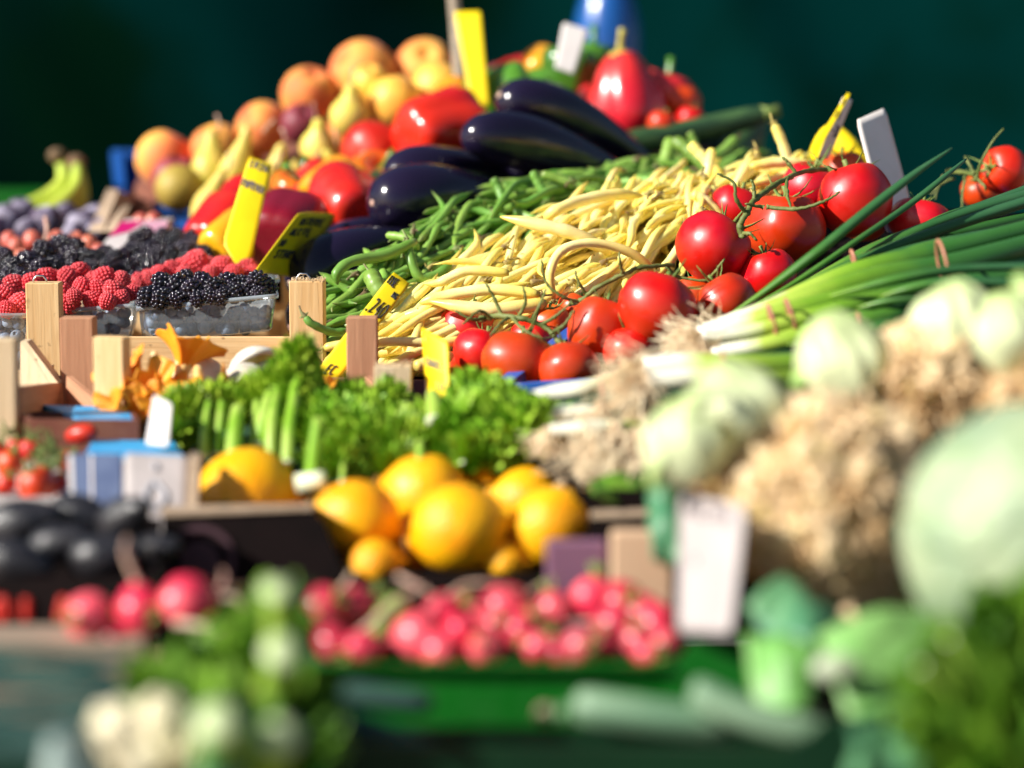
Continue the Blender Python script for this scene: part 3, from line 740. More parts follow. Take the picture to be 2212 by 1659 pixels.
pepper(1270, 158, .034, .08, 3.02, (.2, .9, .1), m_pepg, 'dark green pepper touching the tall pointed red pepper', 3, .4, k=18)
for (px, py, r, d, lb) in ((1430, 268, 33, 2.86, 'small red tomato resting on the zucchini, right of the pointed pepper'), (1492, 258, 32, 2.92, 'small red tomato behind the zucchini'), (1468, 222, 48, 2.98, 'orange red tomato behind the stalked pepper'), (1400, 262, 40, 2.98, 'red tomato hidden behind the eggplant tip')):
    o = put('round_tomato', tomato_me(m_tomato, 1, r=.036), lb, 'tomato', px, py, d, (.3, .9, .1), 0, W(r, d)/.036); sub('calyx', calyx_me(2), o, (0, 0, .026))
basket('grey_crate', 'dark grey crate under the green peppers and zucchini at the back', m_blackc, [P(1040, 400, 2.8), P(1640, 380, 2.8), P(1640, 330, 3.15), P(1040, 290, 3.15)], .12)
heap_liner('paper_liner', 'black paper liner under the back peppers and zucchini', [[(1040, 380, 2.8), (1300, 370, 2.8), (1640, 370, 2.8)], [(1060, 270, 2.95), (1300, 280, 2.92), (1620, 330, 2.92)], [(1060, 230, 3.1), (1350, 250, 3.1), (1600, 320, 3.1)]], m_blackc)
# ============================================================ ZUCCHINI / CUCUMBERS
def zuc(px, py, L, r, d, ax, lb, mat=None, name='zucchini', stem=True, bend=.006, k=0, cat=None, group='zucchini at the back'):
    m = mat or m_zuc
    o = put(name, long_me(name, m, tuple(sc_prof(ZUC, r, L/2)), bend, facets=0 if name == 'cucumber' else 6, k=k), lb, cat or name, px, py, d, ax, U(0, 6), 1, group)
    if stem:
        b = MB(); b.tube([(0, 0, -.006), (0, 0, .004), (.001, 0, .016)], [r*.75, r*.5, r*.55], 6)
        sub('stem', b.me('stem', m_calyx), o, (bend, 0, L/2))
    return o
zuc(1485, 285, .20, W(27, 2.86), 2.86, (.95, .22, -.25), 'long dark zucchini pointing right, behind the eggplants', k=1)
zuc(1590, 320, .10, W(38, 3.0), 3.0, (.4, .6, -.5), 'blurred dark zucchini end at the right of the back crate', k=2)
zuc(1500, 310, .16, W(30, 2.98), 3.02, (.9, .1, -.4), 'dark zucchini under the long one', k=3)
zuc(1078, 277, .12, W(34, 2.86), 2.86, (.8, .1, -.7), 'dark green cucumber with a blunt pale end beside the big red pepper', m_cuc, 'cucumber', False, k=1, group='cucumbers among the eggplants')
zuc(868, 388, .11, W(26, 2.72), 2.74, (.8, .1, -.7), 'cucumber tip above the lower left eggplant', m_cuc, 'cucumber', False, k=2, group='cucumbers among the eggplants')
zuc(848, 455, .11, W(26, 2.68), 2.68, (.8, .1, -.7), 'cucumber tip between red pepper and lowest eggplants', m_cuc, 'cucumber', False, k=3, group='cucumbers among the eggplants')
zuc(1060, 350, .11, W(24, 2.8), 2.84, (.8, .1, -.7), 'cucumber under the middle eggplant', m_cuc, 'cucumber', False, k=4, group='cucumbers among the eggplants')
# ============================================================ EGGPLANTS
def egg(px, py, L, r, d, ax, lb, bend=.012, roll=0, k=0, pr=EGG):
    o = put('eggplant', long_me('eggplant', m_egg, tuple(sc_prof(pr, r, L/2)), bend, seg=40, n=40, k=k, wamp=.03), lb, 'eggplant', px, py, d, ax, roll, 1, 'eggplants beside the green beans')
    b = MB(); v, f, a = lathe([(0, .008), (.008, .007), (r*.42, -.004), (r*.50, -.016), (r*.36, -.014), (0, -.012)], 25, lambda ph, t, q: q*(1+.22*math.cos(5*ph)*t)); b.add(v, f)
    b.tube([(0, 0, 0), (.001, 0, .012), (.004, 0, .026)], [.006, .005, .006], 8); sub('calyx', b.me('calyx', m_eggcal), o, (bend, 0, L/2))
    b = MB(); b.ball((0, 0, 0), .004, 10, 5, (1, 1, .3)); sub('blossom_scar', b.me('blossom_scar', m_root), o, (bend*.97, 0, -L/2*.995))
    return o
egg(1262, 272, .235, W(60, 2.74), 2.78, (.80, -.34, -.50), 'upper long eggplant sloping down to the right, topmost of the row', -.012, 1.57, 0)
egg(1205, 328, .235, W(62, 2.64), 2.68, (.84, -.22, -.5), 'long eggplant just below the topmost one, above the green beans', -.010, 1.57, 1)
egg(975, 425, .20, W(76, 2.56), 2.60, (.82, .03, -.57), 'fat eggplant lying left of the green beans, blossom end left', -.008, 1.57, 2)
egg(1000, 375, .20, W(62, 2.64), 2.68, (.85, .02, -.55), 'eggplant behind the fat one, mostly hidden', -.004, 1.57, 3)
egg(790, 545, .19, W(68, 2.46), 2.50, (.80, .25, -.55), 'dark blue eggplant low at the left, beside the dull yellow tag', -.012, 1.57, 4)
egg(845, 508, .17, W(46, 2.58), 2.60, (.85, .1, -.5), 'eggplant lying behind the low left one', -.006, 1.57, 5)
egg(760, 630, .16, W(60, 2.40), 2.46, (.75, .35, -.5), 'eggplant at the bottom in the shade behind the wooden post', -.01, 1.57, 6)
egg(1100, 470, .18, W(60, 2.6), 2.66, (.85, .1, -.5), 'eggplant buried behind the green beans', -.004, 1.57, 7)
egg(1240, 375, .18, W(46, 2.66), 2.74, (.85, -.1, -.5), 'eggplant buried under the two long ones', -.004, 1.57, 8)
basket('dark_blue_crate', 'dark blue crate holding the eggplants', m_blackc, [P(620, 760, 2.36), P(800, 700, 2.32), P(1420, 400, 2.72), P(1180, 400, 2.86)], .06)
heap_liner('paper_liner', 'black paper liner under the eggplants', [[(600, 720, 2.36), (750, 690, 2.38), (900, 640, 2.42)], [(620, 620, 2.5), (830, 570, 2.55), (1050, 520, 2.6)], [(850, 480, 2.68), (1080, 440, 2.75), (1350, 400, 2.85)], [(900, 430, 2.8), (1100, 370, 2.85), (1380, 330, 2.95)]], m_blackc)
# ============================================================ BEANS
def patch(rows):
    R = [[P(*p) for p in r] for r in rows]
    def ev(u, v):
        cr = [spl(r, u) for r in R]; return spl(cr, v)
    return ev
def spl(pts, t):
    m = len(pts)-1; t = max(0, min(.9999, t))*m; k = int(t); u = t-k
    p0 = pts[max(k-1, 0)]; p1 = pts[k]; p2 = pts[k+1]; p3 = pts[min(k+2, m)]
    return 0.5*((2*p1)+(p2-p0)*u+(2*p0-5*p1+4*p2-p3)*u*u+(3*p1-p0-3*p2+p3)*u*u*u)
YROWS = [[(830, 800, 2.22), (960, 745, 2.24), (1200, 690, 2.27), (1400, 575, 2.33), (1560, 450, 2.42), (1730, 385, 2.5)],
         [(815, 745, 2.26), (980, 655, 2.29), (1200, 565, 2.34), (1370, 485, 2.4), (1500, 420, 2.46), (1700, 368, 2.54)],
         [(800, 715, 2.3), (940, 625, 2.34), (1110, 510, 2.42), (1260, 445, 2.48), (1410, 400, 2.54), (1670, 365, 2.6)]]
GROWS = [[(705, 735, 2.28), (850, 670, 2.33), (1000, 580, 2.40), (1200, 465, 2.48), (1400, 412, 2.56), (1640, 370, 2.66)],
         [(715, 680, 2.31), (850, 575, 2.37), (980, 505, 2.44), (1160, 425, 2.53), (1370, 380, 2.62), (1600, 350, 2.72)],
         [(735, 625, 2.34), (850, 545, 2.40), (970, 475, 2.48), (1130, 410, 2.58), (1330, 367, 2.67), (1560, 335, 2.78)]]
def beans(ev, n, mat, capm, name, cat, labels, group, L, r, spread, layers, seed, capf, mean=0.0):
    rn = random.Random(seed); i = 0; tot = n
    grid = []
    nu = int(math.sqrt(n*4.6)); nv = int(n/nu)+1
    for a in range(nu):
        for b in range(nv): grid.append(((a+rn.random())/nu, (b+rn.random())/nv))
    rn.shuffle(grid)
    for (u, v) in grid[:n]:
        k = i % 14
        p = ev(u, v); e = .02
        du = (ev(min(1, u+e), v)-ev(max(0, u-e), v)).normalized(); dv = (ev(u, min(1, v+e))-ev(u, max(0, v-e))).normalized()
        nn = du.cross(dv).normalized()
        if nn.dot(CAM-p) < 0: nn = -nn
        off = layers[i % len(layers)]+rn.uniform(-.003, .003)
        ang = rn.gauss(mean, spread)
        if rn.random() < (.05 if mean else .09): ang = rn.uniform(-1.4, 1.4)
        d = (du*math.cos(ang)+dv*math.sin(ang)+nn*rn.gauss(0, .10)).normalized()
        if rn.random() < .5: d = -d
        Lk = L*(.75+.5*((k*37 % 14)/13))
        me, p0, t0 = bean_me(mat, k, Lk, r*(.85+.3*((k*5 % 14)/13)), (.08, .14, .04, .20, .10, .36, .06, .16, .03, .12, .5, .08, .2, .05)[k], (.6, 0, -.5, .3, .9, 0, .4, -.8, .2, 0, .5, 1.1, 0, .3)[k])
        roll = rn.uniform(0, 6.28)
        q = qz(d, 0)
        # curve lies roughly in the heap surface
        x = q @ Vector((1, 0, 0)); y = q @ Vector((0, 1, 0)); side = d.cross(nn)
        roll = math.atan2(side.dot(y), side.dot(x)) + (pi if rn.random() < .5 else 0) + rn.gauss(0, .5)
        o = obj(name, me, None, p+nn*off, q @ Quaternion((0, 0, 1), roll)); tag(o, rn.choice(labels) if isinstance(labels, list) else labels, cat, group)
        if rn.random() < capf: sub('stalk_end', bcap_me(capm, k % 4), o, p0, qz(t0, rn.uniform(0, 6)), 1.35)
        i += 1
gev = patch(GROWS); yev = patch(YROWS)
beans(gev, 265, m_gb, m_gbt, 'green_bean', 'green bean', 'slender green bean lying in the heap of green beans', 'green beans in the heap', .112, .0038, .36, (-.016, -.007, 0.0, .004), 3, .3)
beans(yev, 285, m_yb, m_ybt, 'wax_bean', 'wax bean', 'pale yellow wax bean lying in the heap of yellow beans', 'yellow wax beans in the heap', .140, .0038, .20, (-.018, -.008, 0.0, .004), 5, .42, .38)
def onebean(pts, px_r, mat, capm, name, cat, label, capk=0, tip=.82, group=None):
    w = seg_path(pts, 22); r = W(px_r, pts[0][2]); rad = []
    for i in range(22):
        t = i/21; e = 1.0
        if t > tip: e = max(.08, (1-(t-tip)/(1-tip))**.7)
        if t < .1: e = .5+.5*t/.1
        rad.append(r*e*(1+.05*math.sin(t*34)))
    c = sum(w, Vector())/len(w)
    b = MB(); b.tube([p-c for p in w], rad, 10); me = b.me(name, mat, att=True)
    o = obj(name, me, None, c); tag(o, label, cat, group)
    if capk is not None: sub('stalk_end', bcap_me(capm, capk), o, w[0]-c, qz((w[0]-w[2]).normalized()))
    return o
Y = lambda pts, r, lb, k=0, tip=.82: onebean(pts, r*.86, m_yb, m_ybt, 'wax_bean', 'wax bean', lb, k, tip, 'yellow wax beans in the heap')
G = lambda pts, r, lb, k=0, tip=.82: onebean(pts, r, m_gb, m_gbt, 'green_bean', 'green bean', lb, k, tip, 'green beans in the heap')
Y([(1672, 268, 2.5), (1690, 310, 2.5), (1705, 368, 2.5), (1700, 420, 2.49)], 13, 'yellow wax bean standing upright with a long thin stalk left of the thin tag', 1, .9)
Y([(1490, 310, 2.52), (1520, 340, 2.52), (1560, 385, 2.52)], 14, 'yellow wax bean poking up and left, above the green beans', None, .9)
Y([(1538, 322, 2.5), (1530, 365, 2.49), (1520, 410, 2.49)], 13, 'yellow wax bean standing straight up beside the poking one', None)
Y([(1635, 325, 2.52), (1632, 350, 2.51), (1605, 372, 2.5), (1590, 380, 2.5)], 7, 'short curled yellow bean stub at the top of the yellow heap', 2)
Y([(1475, 372, 2.5), (1465, 395, 2.48), (1440, 425, 2.46)], 9, 'small yellow bean tip rising from the middle of the heap', None)
Y([(1080, 468, 2.34), (1160, 485, 2.33), (1240, 505, 2.33), (1320, 548, 2.34)][::-1], 17, 'long yellow wax bean lying across the heap, tip towards the eggplants', None, .7)
Y([(1180, 470, 2.37), (1200, 455, 2.36), (1260, 432, 2.38), (1330, 420, 2.4), (1390, 424, 2.42)], 15, 'arched yellow wax bean along the border to the green beans', 3)
Y([(1195, 645, 2.27), (1188, 590, 2.265), (1215, 540, 2.27), (1280, 525, 2.28), (1360, 545, 2.29), (1420, 590, 2.3)], 12, 'hooked yellow wax bean bending over above the tomatoes', 0, .9)
Y([(1100, 590, 2.27), (1010, 585, 2.27), (950, 610, 2.27), (915, 613, 2.27)], 13, 'yellow wax bean with a thin curved tip beside the number tag', None, .6)
Y([(1165, 636, 2.25), (1060, 625, 2.25), (960, 640, 2.25), (905, 655, 2.25)], 15, 'greyish yellow bean pointing at the number tag', 0)
Y([(1180, 655, 2.24), (1080, 668, 2.23), (1010, 665, 2.23), (925, 650, 2.24)], 18, 'broad shaded yellow bean above the leftmost vine tomato', None, .7)
Y([(700, 752, 2.19), (740, 745, 2.19), (850, 738, 2.2), (960, 740, 2.21), (1010, 730, 2.22)], 12, 'yellow bean crossing behind the reddish wooden post', 1, .95)
Y([(790, 765, 2.24), (900, 752, 2.23), (1010, 748, 2.23)], 13, 'yellow bean low in the shade between wooden post and small card', 1)
Y([(980, 765, 2.17), (940, 780, 2.16), (895, 792, 2.15)][::-1], 16, 'yellow bean end sticking out by the pale wood block', None, .8)
Y([(1415, 600, 2.3), (1450, 560, 2.31), (1490, 500, 2.33), (1520, 470, 2.35)], 12, 'yellow bean wedged between heap and tomatoes', None)
Y([(1560, 470, 2.38), (1520, 430, 2.38), (1490, 420, 2.38)], 13, 'translucent yellow bean tip left of the upper vine', None)
Y([(1620, 360, 2.46), (1700, 350, 2.47), (1760, 362, 2.48)], 13, 'pale yellow bean along the top right of the heap', None)
G([(730, 615, 2.29), (728, 590, 2.29), (760, 565, 2.3), (830, 552, 2.32), (900, 520, 2.34)][::-1], 12, 'long green bean with a hooked tip at the left edge of the heap', None, .75)
G([(660, 685, 2.19), (675, 700, 2.19), (720, 718, 2.2), (760, 712, 2.21)], 9, 'green bean hanging over the wooden post at the left', 1)
G([(800, 590, 2.29), (815, 620, 2.28), (840, 655, 2.28)], 20, 'thick pale green bean end seen head on', 0, .95)
G([(880, 520, 2.34), (890, 570, 2.33), (910, 600, 2.33), (950, 590, 2.34), (980, 560, 2.35)], 11, 'bent green bean curling in the middle of the heap', 2)
G([(835, 508, 2.38), (880, 515, 2.37), (905, 540, 2.37)], 9, 'small green bean leaf tip at the top left of the heap', None)
G([(1065, 385, 2.5), (1078, 410, 2.5), (1090, 445, 2.49)], 10, 'green bean sticking up before the fat eggplant', None)
G([(1150, 370, 2.5), (1165, 400, 2.5), (1190, 440, 2.5)], 10, 'green bean leaning left against the shade of the eggplants', None)
G([(1170, 375, 2.52), (1230, 395, 2.52), (1310, 425, 2.52)], 10, 'light green bean lying flat at the top of the heap', None)
G([(1450, 300, 2.66), (1440, 340, 2.65), (1425, 390, 2.64)], 15, 'wide green bean propped up beside the zucchini', None)
G([(1455, 302, 2.64), (1500, 335, 2.63), (1550, 390, 2.62)], 15, 'green bean leaning right from the propped one', None)
G([(1590, 300, 2.7), (1560, 330, 2.68), (1520, 350, 2.66)], 13, 'green bean with pale stalk reaching right under the zucchini end', 1)
G([(1490, 285, 2.7), (1500, 310, 2.7), (1505, 340, 2.69)], 9, 'thin green bean tip in front of the long zucchini', None)
for k, (rows, nm) in enumerate(((GROWS, 'green'), (YROWS, 'yellow'))):
    rr = [[(px, py+22, d+.03) for px, py, d in r] for r in rows]
    heap_liner('paper_liner', 'dark paper liner hidden under the %s beans' % nm, rr, m_cloth if k == 0 else M('yellow_paper', (.60, .42, .05), None, rough=.8))
basket('bean_crate', 'dark crate holding the green beans', m_blackc, [P(690, 770, 2.27), P(830, 770, 2.29), P(1640, 410, 2.68), P(1500, 400, 2.78)], .05)
basket('violet_tray', 'dark violet tray under the front edge of the yellow beans', m_plumc, [P(830, 822, 2.17), P(1080, 822, 2.16), P(1150, 770, 2.3), P(880, 775, 2.32)], .05)
# ============================================================ VINE TOMATOES
def vt(e, px, py, r, d, ax, k, label=None, sy=1.0, dark=False, cal=True, roll=0):
    R = .036; o = obj('tomato', tomato_me(m_tomato_dk if dark else m_tomato, k, squash=.88*sy, r=R), e, P(px, py, d)-e.location, qz(D(*ax), roll), W(r, d)/R)
    if label: o['label'] = label
    if cal: sub('calyx', calyx_me(k+20, r=.024, curl=.9), o, (0, 0, R*.70*sy))
    return o
def vstem(e, paths, r):
    b = MB()
    for pi_, pts in enumerate(paths):
        w = [p-e.location+Vector((U(-1, 1), U(-1, 1), U(-1, 1)))*.0005 for p in seg_path(pts, 6*len(pts))]; n = len(w); k = 1.0 if pi_ == 0 else .72
        b.tube(w, [W(r, pts[0][2])*k*(1.2-(.35 if pi_ == 0 else .75)*i/n)*(1+.35*(i % 7 == 0)) for i in range(n)], 9)
    return b.build('vine_stem', m_vine, e)
eA = empty('tomato_truss', 'lowest truss of vine tomatoes with curly green sepals, right of the small yellow card', 'tomatoes', 'vine tomato trusses', P(1110, 780, 2.2))
for a in ((1010, 708, 58, 2.27, (.2, .8, .2), 0), (1036, 762, 54, 2.19, (.3, .8, -.1), 1), (1116, 785, 74, 2.13, (.2, .95, -.15), 2), (1188, 700, 44, 2.25, (0, .9, .3), 3), (1150, 735, 50, 2.24, (0, .9, .2), 4), (1228, 800, 62, 2.11, (-.1, .9, -.3), 5), (978, 790, 40, 2.22, (0, .9, .2), 6)):
    vt(eA, a[0], a[1], a[2]*1.09, *a[3:])
vstem(eA, [[(1040, 690, 2.17), (1080, 682, 2.15), (1130, 688, 2.14), (1175, 705, 2.14), (1205, 735, 2.13), (1222, 760, 2.12)], [(1060, 688, 2.15), (1035, 672, 2.14), (1000, 700, 2.13)], [(1085, 684, 2.15), (1065, 640, 2.15), (1050, 612, 2.15)], [(1100, 684, 2.15), (1080, 700, 2.12), (1060, 725, 2.12)],
  [(1120, 686, 2.15), (1135, 650, 2.14), (1130, 620, 2.14)], [(1150, 695, 2.14), (1165, 660, 2.13), (1180, 625, 2.14)], [(1170, 700, 2.14), (1205, 680, 2.13), (1235, 650, 2.13)], [(1110, 690, 2.14), (1130, 710, 2.12), (1165, 730, 2.11)], [(1190, 720, 2.13), (1220, 700, 2.12), (1240, 670, 2.12)], [(1045, 688, 2.16), (1020, 690, 2.15), (985, 672, 2.15)]], 5.4)
eB = empty('tomato_truss', 'middle truss of large vine tomatoes, right of the low truss and above the onion roots', 'tomatoes', 'vine tomato trusses', P(1350, 730, 2.2))
for a in ((1292, 712, 66, 2.16, (.3, .9, .05), 1, None, 1.28), (1418, 668, 88, 2.14, (.35, .85, -.3), 2), (1243, 668, 40, 2.28, (.4, .9, 0), 3), (1500, 640, 48, 2.26, (0, .9, -.2), 4), (1360, 760, 60, 2.14, (0, .9, -.2), 5)):
    vt(eB, *a)
vstem(eB, [[(1232, 655, 2.2), (1255, 650, 2.19), (1285, 625, 2.18), (1330, 600, 2.18), (1385, 578, 2.18), (1455, 572, 2.2)], [(1270, 640, 2.19), (1250, 610, 2.18), (1243, 585, 2.18)], [(1250, 652, 2.19), (1215, 640, 2.18), (1180, 610, 2.18), (1170, 560, 2.18)], [(1345, 595, 2.18), (1340, 565, 2.17), (1338, 545, 2.17)], [(1440, 576, 2.2), (1470, 600, 2.2), (1530, 606, 2.2), (1600, 600, 2.22)], [(1530, 606, 2.2), (1550, 580, 2.19), (1565, 560, 2.19)]], 4.8)
eC = empty('tomato_truss', 'upper truss of big vine tomatoes with a thick branching green stem beside the yellow beans', 'tomatoes', 'vine tomato trusses', P(1680, 500, 2.35))
for a in ((1540, 537, 84, 2.25, (.6, .7, -.1), 0), (1588, 450, 57, 2.40, (.3, .85, .1), 1), (1697, 492, 88, 2.32, (.0, .97, .1), 2), (1750, 405, 62, 2.44, (.2, .9, .3), 3), (1846, 432, 82, 2.34, (-.2, .95, -.1), 4, None, 1.1), (1822, 372, 52, 2.52, (-.1, .9, .2), 5), (1662, 592, 62, 2.24, (-.3, .9, .1), 6), (1568, 652, 66, 2.17, (-.5, .8, -.1), 7), (1868, 478, 50, 2.40, (0, .9, 0), 8)):
    vt(eC, *a)
vstem(eC, [[(1605, 510, 2.22), (1598, 490, 2.22), (1612, 462, 2.22), (1630, 432, 2.24), (1665, 405, 2.27), (1700, 385, 2.3), (1740, 370, 2.34), (1790, 365, 2.38)], [(1605, 505, 2.22), (1620, 505, 2.21), (1635, 520, 2.21)], [(1630, 432, 2.24), (1628, 402, 2.24), (1622, 388, 2.24)], [(1612, 460, 2.22), (1590, 430, 2.21), (1585, 395, 2.21), (1550, 375, 2.21)], [(1700, 385, 2.3), (1700, 420, 2.26), (1708, 448, 2.24)],
   [(1720, 376, 2.32), (1700, 350, 2.32), (1690, 340, 2.32)], [(1760, 368, 2.36), (1745, 350, 2.36)], [(1790, 365, 2.38), (1812, 385, 2.33), (1822, 402, 2.31)], [(1655, 446, 2.22), (1720, 452, 2.21), (1780, 435, 2.2), (1815, 415, 2.2)], [(1650, 448, 2.22), (1610, 440, 2.21)]], 6)
eD = empty('tomato_truss', 'truss at the right edge with one round tomato and a long raised stem', 'tomatoes', 'vine tomato trusses', P(2150, 400, 2.5))
for a in ((2168, 368, 54, 2.48, (-.8, .1, .5), 0), (2120, 412, 44, 2.54, (-.4, .6, .3), 1)):
    vt(eD, *a)
b = MB()
w = [p-eD.location for p in seg_path([(2108, 392, 2.44), (2120, 350, 2.43), (2145, 305, 2.42), (2168, 278, 2.42)], 16)]
b.tube(w, [W(4.2, 2.44)*(1-.6*i/16) for i in range(16)], 8); b.build('long_stem', m_vine, eD)
vstem(eD, [[(2050, 370, 2.5), (2080, 372, 2.47), (2110, 380, 2.45)], [(2105, 375, 2.45), (2088, 345, 2.46), (2085, 338, 2.46)], [(2085, 380, 2.46), (2080, 420, 2.46), (2078, 470, 2.46)], [(2060, 385, 2.5), (2030, 400, 2.5), (2020, 430, 2.5)], [(2040, 380, 2.5), (2010, 420, 2.5)], [(2108, 385, 2.44), (2125, 400, 2.43), (2130, 412, 2.43)]], 4.5)
o = put('round_tomato', tomato_me(m_tomato, 2, r=.036), 'oval tomato with dry stem base lying right of the grey upright card', 'tomato', 1985, 478, 2.36, (.2, .9, 0), .4, (W(74, 2.36)/.036, W(60, 2.36)/.036, W(58, 2.36)/.036)); sub('calyx', calyx_me(6, r=.012, curl=1.2), o, (0, 0, .026))
basket('blue_tray', 'blue edged tray carrying the vine tomatoes', m_dkblue, [P(1070, 842, 2.06), P(1700, 800, 2.06), P(2250, 520, 2.56), P(1500, 520, 2.56)], .05, lip=m_blueplastic)
heap_liner('paper_liner', 'dark liner under the vine tomatoes', [[(1060, 838, 2.12), (1300, 835, 2.12), (1700, 790, 2.08)], [(1080, 760, 2.28), (1400, 700, 2.3), (1800, 640, 2.28)], [(1400, 600, 2.42), (1700, 520, 2.48), (2200, 520, 2.5)], [(1600, 480, 2.6), (1850, 450, 2.62), (2300, 450, 2.64)]], m_blackc)
# ============================================================ WOODEN CRATES
def staple(parent, loc):
    b = MB(); b.tube([(-.006, 0, -.004), (-.006, 0, .003), (-.003, 0, .0065), (.003, 0, .0065), (.006, 0, .003), (.006, 0, -.004)], .0009, 6)
    sub('staple', b.me('staple', m_steel), parent, loc)
def post(e, px, py, d, w, h, mat, t=None, rz=0, st=False, fray=False):
    ww = W(w, d); tt = t or ww*.8; p = P(px, py, d)
    o = plank('corner_post', mat, p-e.location+Vector((0, tt/2, -h/2)), ww, tt, h, rz, e)
    if fray:
        b = MB()
        for i in range(46):
            x = U(-ww/2, ww/2); y = U(-tt/2, tt/2); b.tube([(x, y, h/2-.001), (x+U(-.001, .001), y, h/2+U(.001, .003)), (x+U(-.001, .004), y-.001, h/2+U(.001, .0045))], [.0004, .0003, .0001], 4)
        sub('frayed_fibres', b.me('frayed_fibres', m_woodp), o)
    if st: staple(o, (U(-.2, .2)*ww, -tt*.2, h/2))
    return o
def slat(e, a, b, h, mat, t=.006, drop=0.0):
    """slat whose top edge runs from world point a to b"""
    a = Vector(a); b2 = Vector(b); v = b2-a; L = v.length; x = v.normalized(); z = Vector((0, 0, 1)); y = z.cross(x).normalized(); z = x.cross(y)
    m = Matrix((x, y, z)).transposed()
    return plank('slat', mat, (a+b2)/2-z*(h/2+drop)-e.location, L, t, h, 0, e, .0006, m)
# crate A: berries
FL = P(90, 612, 2.27); FR = P(662, 608, 2.25)
eA2 = empty('wooden_crate', 'light wooden crate with stapled corner posts holding the berry punnets', 'crate', 'wooden crates', ((FL+FR)/2).xy.to_3d()+Vector((0, .19, 1.01)))
post(eA2, 90, 612, 2.25, 72, .155, m_wood, st=True, rz=.03); post(eA2, 662, 608, 2.23, 74, .155, m_wood, st=True, rz=-.03, fray=True)
for (px, py) in ((150, 560), (640, 560)):
    q = P(px, py, 2.62); plank('corner_post', m_wood, Vector((q.x, q.y, 1.09))-eA2.location, .03, .03, .15, 0, eA2)
a = P(90, 727, 2.265); b_ = P(650, 727, 2.265)
for dr in (0, .056):
    slat(eA2, a, b_, .046, m_wood, .006, dr)
ar = Vector((a.x+.0, a.y+.36, a.z)); br = Vector((b_.x-.0, b_.y+.36, b_.z))
for dr in (0, .056):
    slat(eA2, ar, br, .046, m_wood, .006, dr); slat(eA2, Vector((a.x-.01, a.y+.02, a.z)), Vector((ar.x-.01, ar.y-.01, ar.z)), .046, m_wood, .006, dr); slat(eA2, Vector((b_.x+.012, b_.y+.02, a.z)), Vector((br.x+.012, br.y-.01, a.z)), .046, m_wood, .006, dr)
for i in range(6):
    plank('floor_slat', m_wood, Vector(((a.x+b_.x)/2, a.y+.03+i*.06, a.z-.048))-eA2.location, b_.x-a.x-.01, .046, .005, 0, eA2)
# crate B: mushrooms
eB2 = empty('wooden_crate', 'reddish brown wooden crate holding orange and white mushrooms', 'crate', 'wooden crates', (P(470, 800, 2.1).x, P(470, 800, 2.1).y, 1.0))
post(eB2, 164, 687, 2.14, 72, .10, m_woodr); post(eB2, 781, 686, 2.14, 66, .105, m_woodr)
post(eB2, 238, 729, 2.02, 74, .09, m_wood, t=.014, rz=-.35); post(eB2, 848, 792, 2.02, 80, .06, m_woodp, fray=True)
slat(eB2, P(120, 812, 2.15), P(800, 816, 2.15), .055, m_woodr); slat(eB2, P(205, 868, 2.03), P(860, 868, 2.03), .04, m_woodr)
slat(eB2, P(215, 868, 2.04), P(150, 812, 2.13), .045, m_woodr); slat(eB2, P(850, 868, 2.04), P(795, 812, 2.14), .045, m_woodr)
for i in range(3):
    q = P(500, 930, 2.05); plank('floor_slat', m_woodr, Vector((q.x, q.y+i*.045, 1.012))-eB2.location, W(640, 2.05), .04, .005, 0, eB2)
b = MB()
for y0 in (0, .03):
    x0, y00, z0 = P(430, 838, 2.145) - eB2.location
    b.tube([(x0-.012, y00-.001, z0+.006), (x0+.004, y00-.001, z0-.006)], .0008, 5); break
b.build('pencil_mark', m_ink, eB2)
# crate C: at left edge
eC2 = empty('wooden_crate', 'pale wooden crate cut by the left edge, with a wedge shaped corner piece', 'crate', 'wooden crates', (P(10, 900, 2.0).x, P(10, 900, 2.0).y+.1, 1.0))
post(eC2, -3, 734, 1.94, 66, .11, m_woodp, t=.02)
slat(eC2, P(36, 835, 1.96), P(132, 826, 2.16), .05, m_woodr, .008)
slat(eC2, P(-200, 840, 1.96), P(0, 838, 1.96), .05, m_woodp, .008)
b = MB(); pts = [P(44, 738, 2.14), P(58, 738, 2.14), P(126, 828, 2.13), P(128, 862, 2.13), P(44, 862, 2.14)]
polyslab(b, [p-eC2.location for p in pts], Vector((0, .022, 0))); me = b.me('corner_wedge', m_woodp, False); grain(me); obj('corner_wedge', me, eC2)
slat(eC2, P(-200, 800, 2.17), P(60, 800, 2.17), .05, m_woodp, .008)
post(eC2, 82, 790, 2.17, 60, .08, m_wood, t=.012)
